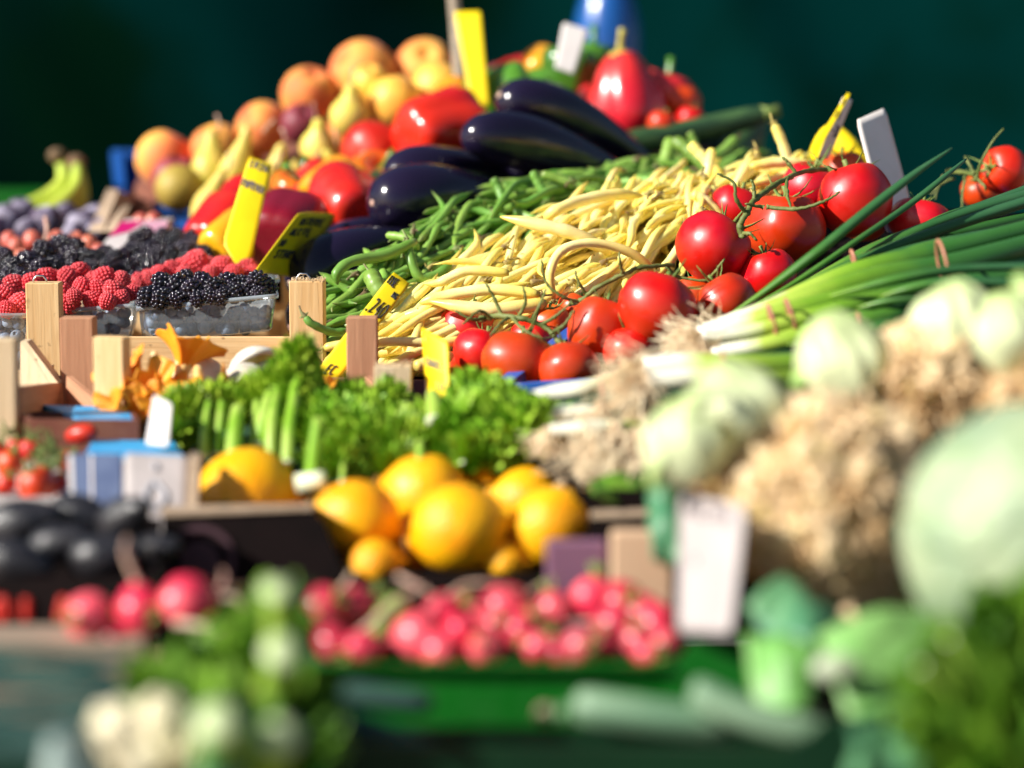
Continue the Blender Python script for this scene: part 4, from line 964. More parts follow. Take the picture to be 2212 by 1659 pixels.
# ============================================================ PUNNETS AND BERRIES
def punnet(label, c4, h, depthscale=1):
    """clear punnet: rim corner points fl, fr, br, bl (world)"""
    c = [Vector(p) for p in c4]; ctr = sum(c, Vector())/4
    e = empty('berry_punnet', label, 'punnet', 'clear berry punnets', ctr-Vector((0, 0, h)))
    def ring(k, z, n=10):
        out = []
        for i in range(4):
            a, b = c[i], c[(i+1) % 4]
            for j in range(n):
                p = a+(b-a)*j/n; q = ctr+(p-ctr)*k; q = Vector((q.x, q.y, q.z+z))-e.location
                if z < -.006: q += (q-Vector((0, 0, q.z))).normalized()*.0012*(1 if j % 2 else -1)
                out.append(q)
        return out
    R = [ring(1.03, 0), ring(1.03, -.004), ring(.985, -.005), ring(.96, -h*.5), ring(.93, -h+.002), ring(.90, -h)]
    n = len(R[0]); v = [p for r in R for p in r]
    f = [(i*n+j, i*n+(j+1) % n, (i+1)*n+(j+1) % n, (i+1)*n+j) for i in range(2, len(R)-1) for j in range(n)]
    f.append(tuple((len(R)-1)*n+j for j in range(n)))
    obj('tub', mesh('tub', v, f, m_clear), e)
    b = MB(); vv = R[0]+R[1]+R[2]+ring(1.0, .0)
    b.add(vv, [(i*n+j, i*n+(j+1) % n, (i+1)*n+(j+1) % n, (i+1)*n+j) for i in range(2) for j in range(n)]+[(3*n+j, 3*n+(j+1) % n, (j+1) % n, j) for j in range(n)])
    b.build('rim', m_clearrim, e)
    return e
def br_(px, py, r, d, kind, label, grp, i=[0]):
    i[0] += 1; k = i[0] % 4
    ax = (U(-.7, .7), U(.1, 1), U(-.5, .9)); R = W(r, d)
    if kind == 'b': me = cached(('BB', k), lambda: berry_me(m_blk, k, .0098, .0125, .0030, 46)); rr = .0118; nm, ct = 'blackberry', 'blackberry'
    else: me = cached(('RR', k), lambda: berry_me(m_rasp, k, .0097, .0108, .0019, 104)); rr = .0112; nm, ct = 'raspberry', 'raspberry'
    return tag(obj(nm, me, None, P(px, py, d), qz(D(*ax), U(0, 6)), R/rr), label, ct, grp)
p1 = punnet('clear plastic punnet of blueberries under the nearest blackberries, right of the wooden post', [P(298, 662, 2.29), P(597, 634, 2.27), P(590, 598, 2.40), P(300, 622, 2.42)], .036)
p2 = punnet('clear plastic punnet of blueberries under raspberries, between the two left posts', [P(112, 668, 2.31), P(288, 655, 2.30), P(300, 618, 2.44), P(110, 628, 2.45)], .036)
p3 = punnet('clear plastic punnet cut by the left edge', [P(-120, 676, 2.26), P(62, 676, 2.28), P(75, 640, 2.42), P(-110, 640, 2.42)], .055)
p4 = punnet('clear plastic punnet farther back holding raspberries, under the yellow tags', [P(330, 612, 2.44), P(600, 600, 2.44), P(590, 575, 2.54), P(330, 585, 2.54)], .036)
p5 = punnet('clear plastic punnet of blackberries at the back of the crate', [P(225, 600, 2.46), P(330, 600, 2.46), P(460, 560, 2.60), P(225, 560, 2.62)], .036)
gb = 'blackberries in the punnets'; gr = 'raspberries in the punnets'
FB = [(322, 640, 24, 2.29), (352, 612, 25, 2.31), (350, 645, 23, 2.285), (385, 618, 25, 2.30), (382, 648, 20, 2.285), (414, 628, 26, 2.29), (440, 612, 24, 2.32), (428, 645, 18, 2.28), (465, 622, 25, 2.29), (492, 610, 24, 2.33), (505, 632, 22, 2.285), (535, 632, 20, 2.29), (556, 606, 24, 2.29), (575, 620, 22, 2.30), (480, 640, 18, 2.28), (400, 600, 20, 2.35), (560, 632, 16, 2.28), (455, 640, 18, 2.28), (312, 655, 18, 2.30), (525, 612, 20, 2.33)]
for a in FB: br_(a[0], a[1], a[2], a[3], 'b', 'blackberry heaped on the nearest clear blueberry punnet', gb)
for (px, py, r, d) in [(425, 567, 30, 2.46), (372, 585, 24, 2.45), (345, 592, 22, 2.44), (400, 592, 22, 2.44), (322, 600, 20, 2.44), (480, 575, 25, 2.45), (455, 590, 20, 2.44), (505, 590, 22, 2.44), (535, 580, 24, 2.46), (548, 592, 20, 2.45), (300, 608, 20, 2.44), (395, 575, 20, 2.48), (450, 572, 20, 2.5)]:
    br_(px, py, r, d, 'r', 'raspberry behind the nearest blackberries, below the yellow tags', gr)
for (px, py, r, d) in [(10, 640, 26, 2.30), (45, 655, 26, 2.29), (85, 640, 24, 2.32), (28, 615, 24, 2.35), (70, 610, 24, 2.35), (100, 600, 24, 2.36), (132, 632, 25, 2.32), (150, 655, 24, 2.31), (178, 622, 24, 2.33), (172, 590, 26, 2.38), (145, 600, 24, 2.36), (210, 625, 22, 2.33), (198, 648, 22, 2.31), (225, 600, 26, 2.36), (245, 628, 24, 2.32), (262, 605, 22, 2.36), (232, 650, 20, 2.30), (262, 645, 20, 2.31), (285, 632, 18, 2.33), (120, 605, 24, 2.38), (200, 605, 20, 2.37), (60, 670, 20, 2.29), (115, 655, 22, 2.31), (15, 668, 20, 2.28), (-15, 625, 26, 2.33), (160, 640, 18, 2.3), (90, 665, 20, 2.3), (-12, 655, 24, 2.29)]:
    br_(px, py, r, d, 'r', 'raspberry in the left pair of punnets, around the first wooden post', gr)
rb = random.Random(11)
for (px, py, r, d) in [(8, 555, 24, 2.5), (-10, 580, 24, 2.46), (25, 580, 24, 2.46), (60, 565, 24, 2.48), (95, 545, 26, 2.5), (130, 530, 26, 2.54), (85, 580, 22, 2.45), (120, 575, 24, 2.46), (150, 555, 26, 2.5), (165, 535, 22, 2.54), (185, 558, 24, 2.5), (210, 560, 22, 2.5), (235, 575, 22, 2.48), (195, 580, 22, 2.45), (45, 600, 22, 2.43), (12, 600, 22, 2.43), (228, 548, 20, 2.54), (150, 580, 20, 2.46)]:
    br_(px, py, r, d, 'b', 'blackberry in the heap at the far left, behind the raspberries', gb)
for (px, py, r, d) in [(300, 520, 24, 2.62), (285, 545, 24, 2.58), (265, 560, 24, 2.54), (320, 545, 24, 2.58), (345, 530, 24, 2.6), (340, 555, 26, 2.55), (305, 570, 24, 2.52), (280, 585, 24, 2.49), (330, 580, 24, 2.5), (370, 555, 24, 2.55), (375, 528, 24, 2.6), (400, 540, 24, 2.58), (405, 565, 22, 2.54), (430, 530, 24, 2.6), (440, 548, 22, 2.56), (255, 585, 20, 2.5), (360, 580, 20, 2.5), (315, 505, 18, 2.64), (352, 510, 20, 2.64), (415, 515, 20, 2.63), (455, 540, 18, 2.58), (310, 598, 20, 2.47), (290, 605, 20, 2.45), (245, 560, 20, 2.52), (385, 510, 18, 2.64)]:
    br_(px, py, r, d, 'b', 'blackberry in the central heap at the back of the berry crate', gb)
gbl = 'blueberries inside the clear punnets'
def blues(px0, px1, py0, py1, d0, d1, n, lab):
    m = int((px1-px0)/20); i = 0
    while i < n:
        px = px0+(px1-px0)*((i % m)+.5+rb.uniform(-.35, .35))/m; py = py0+(py1-py0)*rb.random(); d = d0+(d1-d0)*rb.random()**2
        tag(obj('blueberry', blueb_me(), None, P(px, py, d), qz(D(rb.uniform(-1, 1), rb.uniform(-.4, 1), rb.uniform(-.2, 1)), 0), rb.uniform(.85, 1.15)), lab, 'blueberry', gbl); i += 1
blues(318, 580, 668, 714, 2.305, 2.35, 80, 'blueberry in the clear punnet under the nearest blackberries')
blues(128, 276, 672, 714, 2.325, 2.37, 44, 'blueberry in the clear punnet between the two left posts')
blues(-20, 52, 690, 780, 2.30, 2.34, 34, 'blueberry in the punnet cut by the left edge')
# things behind the berries
for i, (px, py, r, d) in enumerate([(35, 535, 20, 2.7), (70, 520, 20, 2.72), (100, 545, 18, 2.7), (150, 540, 20, 2.68), (165, 520, 18, 2.7), (50, 560, 20, 2.64), (190, 530, 20, 2.68), (215, 545, 18, 2.66), (125, 520, 20, 2.74), (85, 560, 20, 2.64), (20, 520, 18, 2.74), (180, 555, 18, 2.64), (330, 478, 18, 2.78), (305, 480, 18, 2.78)]):
    tag(obj('red_grape', cached('grape', lambda: mesh('grape', *lathe(prof(sc_prof(OVAL, .0105, .0125), 16), 18)[:2], m_grape)), None, P(px, py, d), qz(D(U(-.5, .5), 1, U(-.5, .5))), W(r, d)/.0105), 'blurred red grape behind the left blackberries', 'grape', 'red grapes behind the blackberries')
b = MB(); w = seg_path([(98, 470, 2.68), (102, 500, 2.67), (95, 530, 2.67)], 8); b.tube([p-w[0] for p in w], W(5, 2.7), 7); tag(obj('grape_stalk', b.me('grape_stalk', m_root), None, w[0]), 'brown woody grape stalk sticking up among the red grapes', 'grape stalk')
PLU = [(15, 478, 38, 2.9, 'bloomed purple plum at the left edge'), (60, 498, 28, 2.86, 'dark plum between the edge plum and the next'), (100, 480, 38, 2.9, 'purple plum under the banana, second from the left'), (140, 470, 34, 2.95, 'plum behind the brown stalk'), (180, 488, 38, 2.86, 'blue grey bloomed plum left of the slanted carton flap'), (215, 500, 30, 2.84, 'plum touching the slanted carton flap'), (45, 460, 34, 2.98, 'plum in the back row under the banana'), (205, 470, 30, 2.95, 'plum behind the carton flap'), (-10, 500, 34, 2.86, 'plum cut by the left edge'), (160, 505, 26, 2.82, 'small plum in the front of the plum row')]
for i, (px, py, r, d, lb) in enumerate(PLU): put('plum', peach_me(m_plum, i % 4), lb, 'plum', px, py, d, (U(-.6, .6), .8, .3), U(0, 6), W(r, d)/.04, 'plums under the banana')
basket('fruit_crate', 'dark crate under plums and grapes at far left', m_blackc, [P(-60, 590, 2.62), P(260, 590, 2.62), P(260, 470, 3.05), P(-60, 470, 3.05)], .07)
b = MB(); polyslab(b, [P(x, y, d) for x, y, d in ((222, 500, 2.78), (190, 500, 2.8), (232, 408, 2.95), (256, 410, 2.95))], Vector((0, .006, 0))); polyslab(b, [P(x, y, d) for x, y, d in ((255, 412, 2.96), (290, 425, 3.0), (290, 460, 3.0), (225, 470, 2.9))], Vector((0, .006, 0)))
def selfc(b, name, mat, label, cat, group=None, att=False, smooth=False):
    c = sum(b.v, Vector())/len(b.v); b.v = [p-c for p in b.v]; return tag(obj(name, b.me(name, mat, smooth, att), None, c), label, cat, group)
def sheet(name, mat, label, cat, q, th=.003, nx=10, ny=8, rip=.004, bul=0.0, seed=1, group=None, outline=None, fr=18):
    c = [P(*x) for x in q]; nrm = (c[1]-c[0]).cross(c[3]-c[0]).normalized()
    if nrm.dot(CAM-c[0]) < 0: nrm = -nrm
    b = MB(); v = []
    for j in range(ny+1):
        for i in range(nx+1):
            u = i/nx; w = j/ny
            if outline: k = outline(w); u = .5+(u-.5)*k
            p = (c[0]*(1-u)+c[1]*u)*(1-w)+(c[3]*(1-u)+c[2]*u)*w
            v.append(p+nrm*(rip*noise.noise(Vector((p.x*fr*3+seed, p.y*fr, p.z*fr*3)))*2+bul*(4*u*(1-u))*(1-.5*w)))
    f = [(j*(nx+1)+i, j*(nx+1)+i+1, (j+1)*(nx+1)+i+1, (j+1)*(nx+1)+i) for j in range(ny) for i in range(nx)]
    b.add(v, f); o = selfc(b, name, mat, label, cat, group, smooth=True)
    md = o.modifiers.new('thick', 'SOLIDIFY'); md.thickness = th
    return o
selfc(b, 'carton_flap', m_kraft, 'slanted cardboard flap standing between plums and dark red carton', 'carton flap')
b = MB(); polyslab(b, [P(x, y, d) for x, y, d in ((245, 500, 2.74), (222, 500, 2.76), (262, 445, 2.86), (282, 442, 2.88))], Vector((0, .005, 0)))
selfc(b, 'carton_flap', m_kraft, 'narrow grey cardboard flap left of the magenta box', 'carton flap')
basket('carton_box', 'dark red brown carton behind the slanted flaps', m_brownc, [P(232, 440, 2.98), P(330, 440, 2.98), P(330, 415, 3.15), P(240, 412, 3.15)], .06)
def box_printed(name, label, cat, q, th, mat, prints):
    c = [P(*x) for x in q]; e = empty(name, label, cat, None, sum(c, Vector())/4)
    b = MB(); polyslab(b, [p-e.location for p in c], Vector((0, th, 0))); b.build('box_body', mat, e, False)
    for (nm, m, quad, off) in prints:
        S = lambda u, v: (c[0]*(1-u)+c[1]*u)*(1-v)+(c[3]*(1-u)+c[2]*u)*v
        b = MB(); polyslab(b, [S(u, v)-e.location+Vector((0, -.0006-off, 0)) for u, v in quad], Vector((0, .0008, 0))); b.build(nm, m, e, False)
    return e
box_printed('printed_box', 'white box with a magenta band lying tilted behind the blackberries', 'box', [(262, 478, 2.74), (362, 476, 2.76), (350, 560, 2.68), (195, 560, 2.66)], .05, m_white,
    [('magenta_band', m_mag, [(0, 0), (.55, 0), (.30, .28), (0, .42)], 0), ('pink_panel', m_pinkc, [(.56, 0), (1, 0), (1, .45), (.5, .5)], 0)])
# bananas
b0 = empty('banana_bunch', 'bunch of greenish bananas with brown crown, blurred at the far left', 'bananas', None, P(100, 430, 3.15))
for i, pts in enumerate(([(-80, 478, 3.05), (20, 462, 3.05), (100, 432, 3.1), (138, 390, 3.12), (128, 335, 3.14)], [(-60, 500, 3.0), (40, 482, 3.02), (125, 445, 3.05), (165, 400, 3.08), (166, 345, 3.1)], [(60, 480, 3.05), (140, 462, 3.08), (175, 425, 3.1), (172, 370, 3.12)])):
    w = [p-b0.location for p in seg_path(pts, 18)]; b = MB(); R = W(21, 3.1)
    b.tube(w, [R*min(1, .35+i2/6)*(1 if i2 < 10 else max(.62, 1-(i2-10)*.07)) for i2 in range(18)], 7, 0, .95); b.build('banana', m_banana, b0, att=True)
for (px, py) in ((124, 336), (165, 350)):
    b = MB(); b.ball(P(px, py, 3.1)-b0.location, W(20, 3.1), 10, 6, (1.1, 1, .9)); b.build('crown', M('banana_crown', (.22, .11, .06), (.10, .07, .03), scale=40, rough=.8), b0)
basket('green_crate', 'green plastic crate under the bananas at far left', m_greenp, [P(-120, 425, 3.15), P(95, 425, 3.15), P(110, 405, 3.4), P(-120, 405, 3.4)], .08)
# ============================================================ MUSHROOMS
def chant(px, py, d, r, h, ax, k, lb, roll=0):
    c = P(px, py, d); rn = random.Random(k)
    e = empty('chanterelle', lb, 'chanterelle', 'orange chanterelles in the mushroom crate', c); e.rotation_mode = 'QUATERNION'; e.rotation_quaternion = qz(D(*ax), roll)
    lob = rn.choice((3, 4, 5)); ph = rn.uniform(0, 6)
    pr = [(.22, -.35), (.26, -.1), (.36, .2), (.62, .55), (.92, .85), (1.03, .93), (1.0, .97), (.7, .82), (.35, .62), (0, .5)]
    S = 72; v = []; f = []
    pts = spline([(a, b, 0) for a, b in pr], 20)
    for i, p in enumerate(pts):
        for s in range(S):
            an = 2*pi*s/S; t = min(1, p.x)
            w = 1+.26*t*math.sin(lob*an+ph)+.13*t*math.sin(7*an+2*ph); rid = .035*math.cos(24*an) if i < 12 else 0
            z = p.y+.16*t*t*math.cos(lob*an+ph*2)+.06*math.sin(9*an)*t
            v.append((max(0, p.x)*r*(w+rid*t)*math.cos(an), max(0, p.x)*r*(w+rid*t)*math.sin(an), z*h))
    for i in range(19):
        for s in range(S): f.append((i*S+s, i*S+(s+1) % S, (i+1)*S+(s+1) % S, (i+1)*S+s))
    obj('cap', mesh('cap', v, f, m_chan), e)
    b = MB(); b.tube([(0, 0, -h*.95), (.001, 0, -h*.6), (.002, .001, -h*.1), (0, 0, h*.1)], [r*.16, r*.24, r*.25, r*.30], 14); b.build('stem', m_chst, e)
CH = [(270, 850, 2.04, 38, (-.5, .5, .6)), (300, 815, 2.06, 34, (-.6, .6, .3)), (335, 845, 2.04, 40, (.2, .4, .9)), (335, 795, 2.08, 30, (.1, -1, .2)), (395, 790, 2.1, 52, (.3, .95, -.1)), (430, 830, 2.06, 36, (.1, -.9, .3)), (470, 845, 2.05, 30, (.8, .3, .4)),
      (260, 885, 2.02, 30, (-.5, .2, .8)), (305, 880, 2.02, 32, (.2, .2, .9)), (365, 860, 2.04, 32, (.3, .6, .6)), (410, 870, 2.03, 30, (-.3, .6, .6)), (345, 880, 2.02, 30, (0, .5, .8)), (500, 865, 2.06, 26, (.5, .4, .6)), (712, 845, 2.06, 20, (.2, .9, .4)), (560, 850, 2.08, 26, (.1, .9, .4)), (640, 862, 2.08, 26, (.1, .9, .4))]
CHL = ['at the left bottom of the orange cluster', 'at the left, lobes toward the wooden post', 'facing the viewer in the middle of the cluster', 'upside down with its pale stem in the air', 'largest one, fan shaped and ridged, standing at the back', 'upside down, pale stem up, right of the fan shaped one', 'small one at the right end of the cluster', 'lowest left one above the blue flap', 'low one above the white card', 'under the fan shaped one', 'low one right of centre', 'lowest middle one', 'peeping from the parsley', 'tiny one before the reddish slat', 'behind the parsley leaves', 'hidden between parsley and slat']
for i, (px, py, d, r, ax) in enumerate(CH): chant(px, py, d, W(r, d)*1.28, W(r, d)*1.25, ax, i, 'orange chanterelle, '+CHL[i], U(0, 6))
def mush(px, py, d, r, ax, lb, k, pores=False):
    e = empty('pale_mushroom', lb, 'mushroom', 'pale mushrooms in the mushroom crate', P(px, py, d)); e.rotation_mode = 'QUATERNION'; e.rotation_quaternion = qz(D(*ax), k)
    v, f, a = lathe([(x*r, z*r) for x, z in prof([(0, .5), (.4, .46), (.8, .2), (1, -.1), (.93, -.2), (.75, -.14), (.5, -.1), (0, -.1)], 20)], 30); obj('cap', mesh('cap', wob(v, .12, 30, k), f, m_porc), e)
    v, f, a = lathe([(0, -.09*r), (.72*r, -.13*r), (.74*r, -.20*r), (0, -.22*r)], 24); obj('pores', mesh('pores', v, f, m_pory), e)
    b = MB(); b.tube([(0, 0, -.15*r), (0, 0, -.7*r), (.05*r, 0, -1.3*r)], [.30*r, .36*r, .42*r], 14); b.build('stem', m_porc, e)
mush(545, 785, 2.1, W(62, 2.1), (-.3, .55, -.25), 'pale mushroom with yellow pores, right one behind the parsley', 1)
mush(535, 812, 2.06, W(50, 2.06), (.1, 1, .3), 'white mushroom cap low in front of the yellow pored one', 2)
mush(455, 800, 2.12, W(36, 2.12), (.5, .6, .5), 'small silvery mushroom between the orange fan and the yellow pored one', 3)
mush(590, 800, 2.1, W(44, 2.1), (.3, .9, .2), 'pale mushroom hidden by the parsley tip', 4)
# ============================================================ PRICE TAGS
gt = 'price tags stuck in the produce'
card('price_tag', 'bright yellow tag leaning right with a pointed foot, in front of the crimson pepper', [(538, 338, 2.54), (587, 356, 2.54), (535, 590, 2.47), (470, 560, 2.47)], m_yel, [('ERZA', .1, .03, .8, .06), ('PAPRIKA', .02, .22, .9, .07)], point=(.84, .72), bulge=.001, group=gt, inkr=.0007, ink=m_fade)
card('price_tag', 'dull olive yellow tag leaning far right in the shade, above the wooden post', [(645, 462, 2.44), (728, 463, 2.56), (640, 600, 2.46), (548, 592, 2.36)], m_yel, [('OSTERE', .32, .10, .55, .10), ('ALKTE', .25, .27, .5, .10), ('IO', .12, .45, .2, .1), ('STHK', .25, .62, .45, .12)], bulge=-.006, group=gt, inkr=.0011)
card('price_tag', 'yellow tag reading 2.40 leaning right behind the reddish wooden post', [(849, 587, 2.20), (886, 613, 2.20), (728, 822, 2.16), (676, 812, 2.16)], m_yel, [('FISE', .05, .03, .45, .07), ('HG', .62, .13, .3, .05), ('.2', -.02, .24, .4, .13), ('40', .42, .25, .5, .13), ('KG', .7, .42, .25, .05), ('EC', .28, .88, .4, .08)], group=gt, inkr=.00065, bulge=.0006)
card('price_tag', 'small upright yellow card with slanted top before the lowest vine tomatoes', [(909, 706, 2.05), (967, 737, 2.02), (971, 870, 2.0), (922, 862, 2.03)], m_yel, [('I', .1, .10, .2, .1), ('CHAREL', .12, .40, .8, .12), ('10', .5, .72, .35, .1)], group=gt, inkr=.0006, bulge=.002, ink=m_fade)
card('price_tag', 'tallest yellow tag standing upright between peaches and orange pepper', [(980, 25, 2.9), (1040, 24, 2.9), (1058, 230, 2.86), (1018, 228, 2.86)], m_yel, group=gt, th=.002)
card('price_tag', 'white card leaning right before the blue bottle', [(1217, 48, 2.94), (1272, 64, 2.94), (1240, 160, 2.92), (1198, 146, 2.92)], m_white, group=gt, th=.002)
o = selfc(MB().tube([P(979, -20, 3.0), P(985, 50, 3.0), P(994, 190, 2.98)], W(13, 3.0), 8), 'wooden_stick', m_board if False else M('stick_wood', (.30, .25, .19), (.38, .30, .22), scale=60, rough=.8), 'grey brown stick rising out of the picture beside the tallest yellow tag', 'stick')
card('price_tag', 'thin price tag seen edge on, yellow front and grey back, marked 18', [(1822, 208, 2.50), (1842, 216, 2.53), (1790, 345, 2.50), (1768, 340, 2.47)], m_grey, [('-T8', .15, .45, .75, .20), ('I', .2, .25, .3, .12)], group=gt, th=.0008, inkr=.0007)
card('price_tag', 'yellow face of the thin tag turned left', [(1831, 198, 2.50), (1838, 203, 2.499), (1762, 336, 2.465), (1748, 330, 2.466)], m_yel, [('I', .3, .1, .3, .1), ('I', .3, .3, .3, .1)], th=.0008, inkr=.0006, group=gt)
card('price_tag', 'curled yellow tag with rounded top behind the grey upright card', [(1798, 294, 2.60), (1848, 298, 2.57), (1885, 362, 2.55), (1745, 358, 2.58)], m_yel, group=gt, bulge=.018, fold=.014)
card('price_tag', 'blank grey upright card standing between the vine tomatoes', [(1852, 258, 2.42), (1912, 232, 2.47), (1985, 500, 2.42), (1915, 500, 2.37)], m_grey, group=gt, th=.0016)
card('price_tag', 'narrow white card above the blue box, left of the parsley', [(332, 852, 1.87), (370, 872, 1.84), (362, 965, 1.82), (314, 960, 1.84)], m_white, [('I', .4, .25, .2, .08), ('I', .4, .5, .2, .08)], group=gt, ink=m_fade)
card('price_tag', 'large white card standing in front of the celery roots', [(1468, 1068, 1.43), (1612, 1094, 1.36), (1578, 1372, 1.33), (1462, 1366, 1.39)], m_card, [('OCTER', .22, .06, .6, .09), ('16', .22, .44, .3, .07)], group=gt, ink=m_fade, inkr=.0008)
card('carton_label', 'white card with pointed foot and faint ring emblem on the blue box', [(268, 978, 1.74), (408, 984, 1.74), (402, 1165, 1.69), (268, 1165, 1.69)], m_card, [('O', .25, .35, .5, .3), ('I', .4, .12, .2, .08)], group=gt, point=(.62, .50), cat='label card', ink=M('grey_print', (.36, .36, .40), None), inkr=.0022)
# ============================================================ SPRING ONIONS
def onion_path(pts, rr, n=26):
    w = seg_path(pts, n); d = pts[0][2]
    rad = [W(x.x, d) for x in spline([(r, 0, 0) for r in rr], n)]
    return w, rad
def roots(b, p, dirv, n, L, r=.0006, spread=1.0):
    for i in range(n):
        v = (dirv+Vector((U(-1, 1), U(-1, 1), U(-1, .6)))*spread).normalized(); q = p+Vector((U(-1, 1), U(-1, 1), U(-1, 1)))*.004; pts = [q]
        for s in range(5):
            v = (v+Vector((U(-1, 1), U(-1, 1), U(-1, .7)))*.55).normalized(); q = q+v*L/5*U(.6, 1.2); pts.append(q)
        b.tube(pts, [r, r, r*.9, r*.8, r*.6, r*.3], 4)
def bunch(label, c, stalks, leaves, bands, rootn=70, rootL=.035, rdir=(-1, -.3, 0), tmax=.85):
    e = empty('spring_onion_bunch', label, 'spring onions', 'spring onion bunches', P(*c))
    for pts, rr in stalks:
        w, rad = onion_path(pts, rr); b = MB(); b.tube([p-e.location for p in w], rad, 14, 0, tmax); s = b.build('onion_stalk', m_onion, e, att=True)
        b = MB(); roots(b, w[0]-e.location, D(*rdir), rootn, rootL); b.build('roots', m_hair, s)
    for pts, rr in leaves:
        w, rad = onion_path(pts, [q*1.22 for q in rr], 24); rad = [q*min(1, .12+i/7) for i, q in enumerate(rad)]; b = MB(); b.tube([p-e.location for p in w], rad, 10, 0, 1, flat=.6); b.build('leaf', m_leafg, e, att=True)
    for (px, py, d, ht, tilt) in bands:
        cc = P(px, py, d)-e.location; b = MB(); a = W(ht, d); ax = Vector(D(1, .32+tilt, 0)); q = ax.to_track_quat('Z', 'Y'); n = 28
        ring = [cc+q @ Vector((math.cos(2*pi*i/n)*a*.8, math.sin(2*pi*i/n)*a, 0)) for i in range(n+1)]
        b.tube(ring, W(6.5, d)*.6, 6, flat=1.0, cap=False); b.build('rubber_band', m_band, e)
    return e
bunch('spring onion bunch with the topmost white bulb and two rubber bands near it', (1600, 690, 2.0),
  [([(1508, 722, 2.0), (1600, 700, 2.0), (1700, 675, 2.0), (1850, 640, 2.02), (2000, 600, 2.05), (2260, 560, 2.1)], [16, 20, 22, 24, 26, 26]), ([(1512, 716, 2.02), (1620, 682, 2.02), (1760, 640, 2.02), (1900, 600, 2.04), (2060, 575, 2.06), (2260, 520, 2.1)], [14, 20, 24, 28, 30, 26]), ([(1515, 728, 1.99), (1640, 712, 1.99), (1800, 672, 2.0), (2000, 625, 2.03), (2260, 590, 2.06)], [12, 16, 20, 22, 22]),
   ([(1560, 705, 2.04), (1700, 650, 2.05), (1850, 590, 2.06), (2030, 545, 2.08), (2280, 480, 2.12)], [10, 22, 26, 24, 22])],
  [([(1790, 640, 2.0), (1950, 600, 1.99), (2100, 580, 2.0), (2300, 575, 2.0)], [12, 14, 14, 12]), ([(1900, 640, 1.98), (2050, 608, 1.97), (2300, 620, 1.97)], [10, 14, 12]), ([(1850, 665, 1.99), (2000, 640, 1.98), (2300, 650, 1.98)], [10, 14, 12])],
  [(1668, 690, 1.98, 33, 0), (1708, 678, 1.98, 34, .05), (2038, 578, 2.02, 60, -.1)], 110, .04)
bunch('spring onion bunch whose long dark leaves fan out over the vine tomatoes', (1750, 600, 2.12),
  [([(1545, 708, 2.1), (1650, 662, 2.1), (1800, 600, 2.12), (1950, 540, 2.15), (2100, 500, 2.2), (2300, 450, 2.25)], [8, 12, 16, 18, 16, 12])],
  [([(1545, 700, 2.1), (1650, 630, 2.1), (1770, 540, 2.1), (1880, 450, 2.12), (1970, 380, 2.14), (2056, 320, 2.16)], [8, 12, 15, 15, 12, 3]), ([(1550, 700, 2.12), (1700, 620, 2.12), (1850, 520, 2.15), (1960, 445, 2.2), (2030, 390, 2.22), (2085, 345, 2.25)], [6, 8, 9, 10, 9, 4]),
   ([(1600, 680, 2.12), (1750, 610, 2.12), (1900, 545, 2.14), (2080, 480, 2.17), (2300, 410, 2.2)], [8, 14, 16, 18, 18]), ([(1620, 675, 2.1), (1780, 608, 2.1), (1950, 545, 2.12), (2120, 510, 2.14), (2300, 480, 2.16)], [8, 14, 16, 18, 16]), ([(1700, 640, 2.14), (1850, 560, 2.16), (2000, 490, 2.19), (2150, 440, 2.22), (2300, 400, 2.25)], [8, 12, 14, 16, 18]),
   ([(1640, 665, 2.09), (1800, 620, 2.08), (1960, 575, 2.08), (2120, 545, 2.1), (2300, 520, 2.12)], [8, 16, 18, 18, 16]), ([(1750, 600, 2.16), (1900, 530, 2.18), (2060, 470, 2.22), (2300, 380, 2.28)], [10, 16, 18, 16]), ([(1800, 640, 2.06), (2000, 560, 2.08), (2300, 545, 2.1)], [12, 18, 18]),
   ([(1900, 560, 2.1), (2080, 520, 2.12), (2300, 500, 2.14)], [14, 20, 20]), ([(1950, 520, 2.2), (2080, 460, 2.24), (2300, 420, 2.28)], [14, 18, 20])],
  [(1845, 562, 2.09, 22, 0)], 20, .02)
bunch('spring onion bunch under the topmost one, white shaft behind a single rubber band', (1700, 720, 1.97),
  [([(1538, 765, 1.97), (1620, 752, 1.97), (1720, 730, 1.97), (1850, 700, 1.98), (2000, 665, 2.0), (2280, 620, 2.04)], [13, 16, 18, 20, 20, 16]), ([(1545, 755, 1.99), (1650, 738, 1.99), (1780, 705, 1.99), (1950, 665, 2.0), (2280, 600, 2.04)], [10, 14, 16, 18, 16])],
  [([(1700, 745, 1.96), (1850, 715, 1.95), (2050, 690, 1.96), (2280, 700, 1.96)], [10, 20, 22, 18]), ([(1750, 770, 1.93), (1900, 735, 1.93), (2100, 720, 1.93), (2280, 730, 1.93)], [12, 20, 22, 18]), ([(1700, 775, 1.92), (1850, 760, 1.9), (2050, 760, 1.9)], [12, 20, 20])],
  [(1860, 700, 1.96, 24, 0)], 110, .04)
bunch('spring onion bunch with thick white bulb and band left of the pale celery stalks', (1550, 790, 1.88),
  [([(1392, 792, 1.86), (1470, 786, 1.86), (1560, 790, 1.86), (1700, 792, 1.88), (1900, 780, 1.92)], [20, 25, 26, 28, 26]), ([(1400, 822, 1.85), (1480, 818, 1.85), (1580, 810, 1.86), (1720, 815, 1.88), (1900, 815, 1.9)], [16, 22, 26, 26, 22])],
  [([(1560, 770, 1.9), (1650, 775, 1.9), (1800, 765, 1.9)], [14, 18, 18])], [(1562, 798, 1.84, 38, -.3)], 130, .045, tmax=.5)
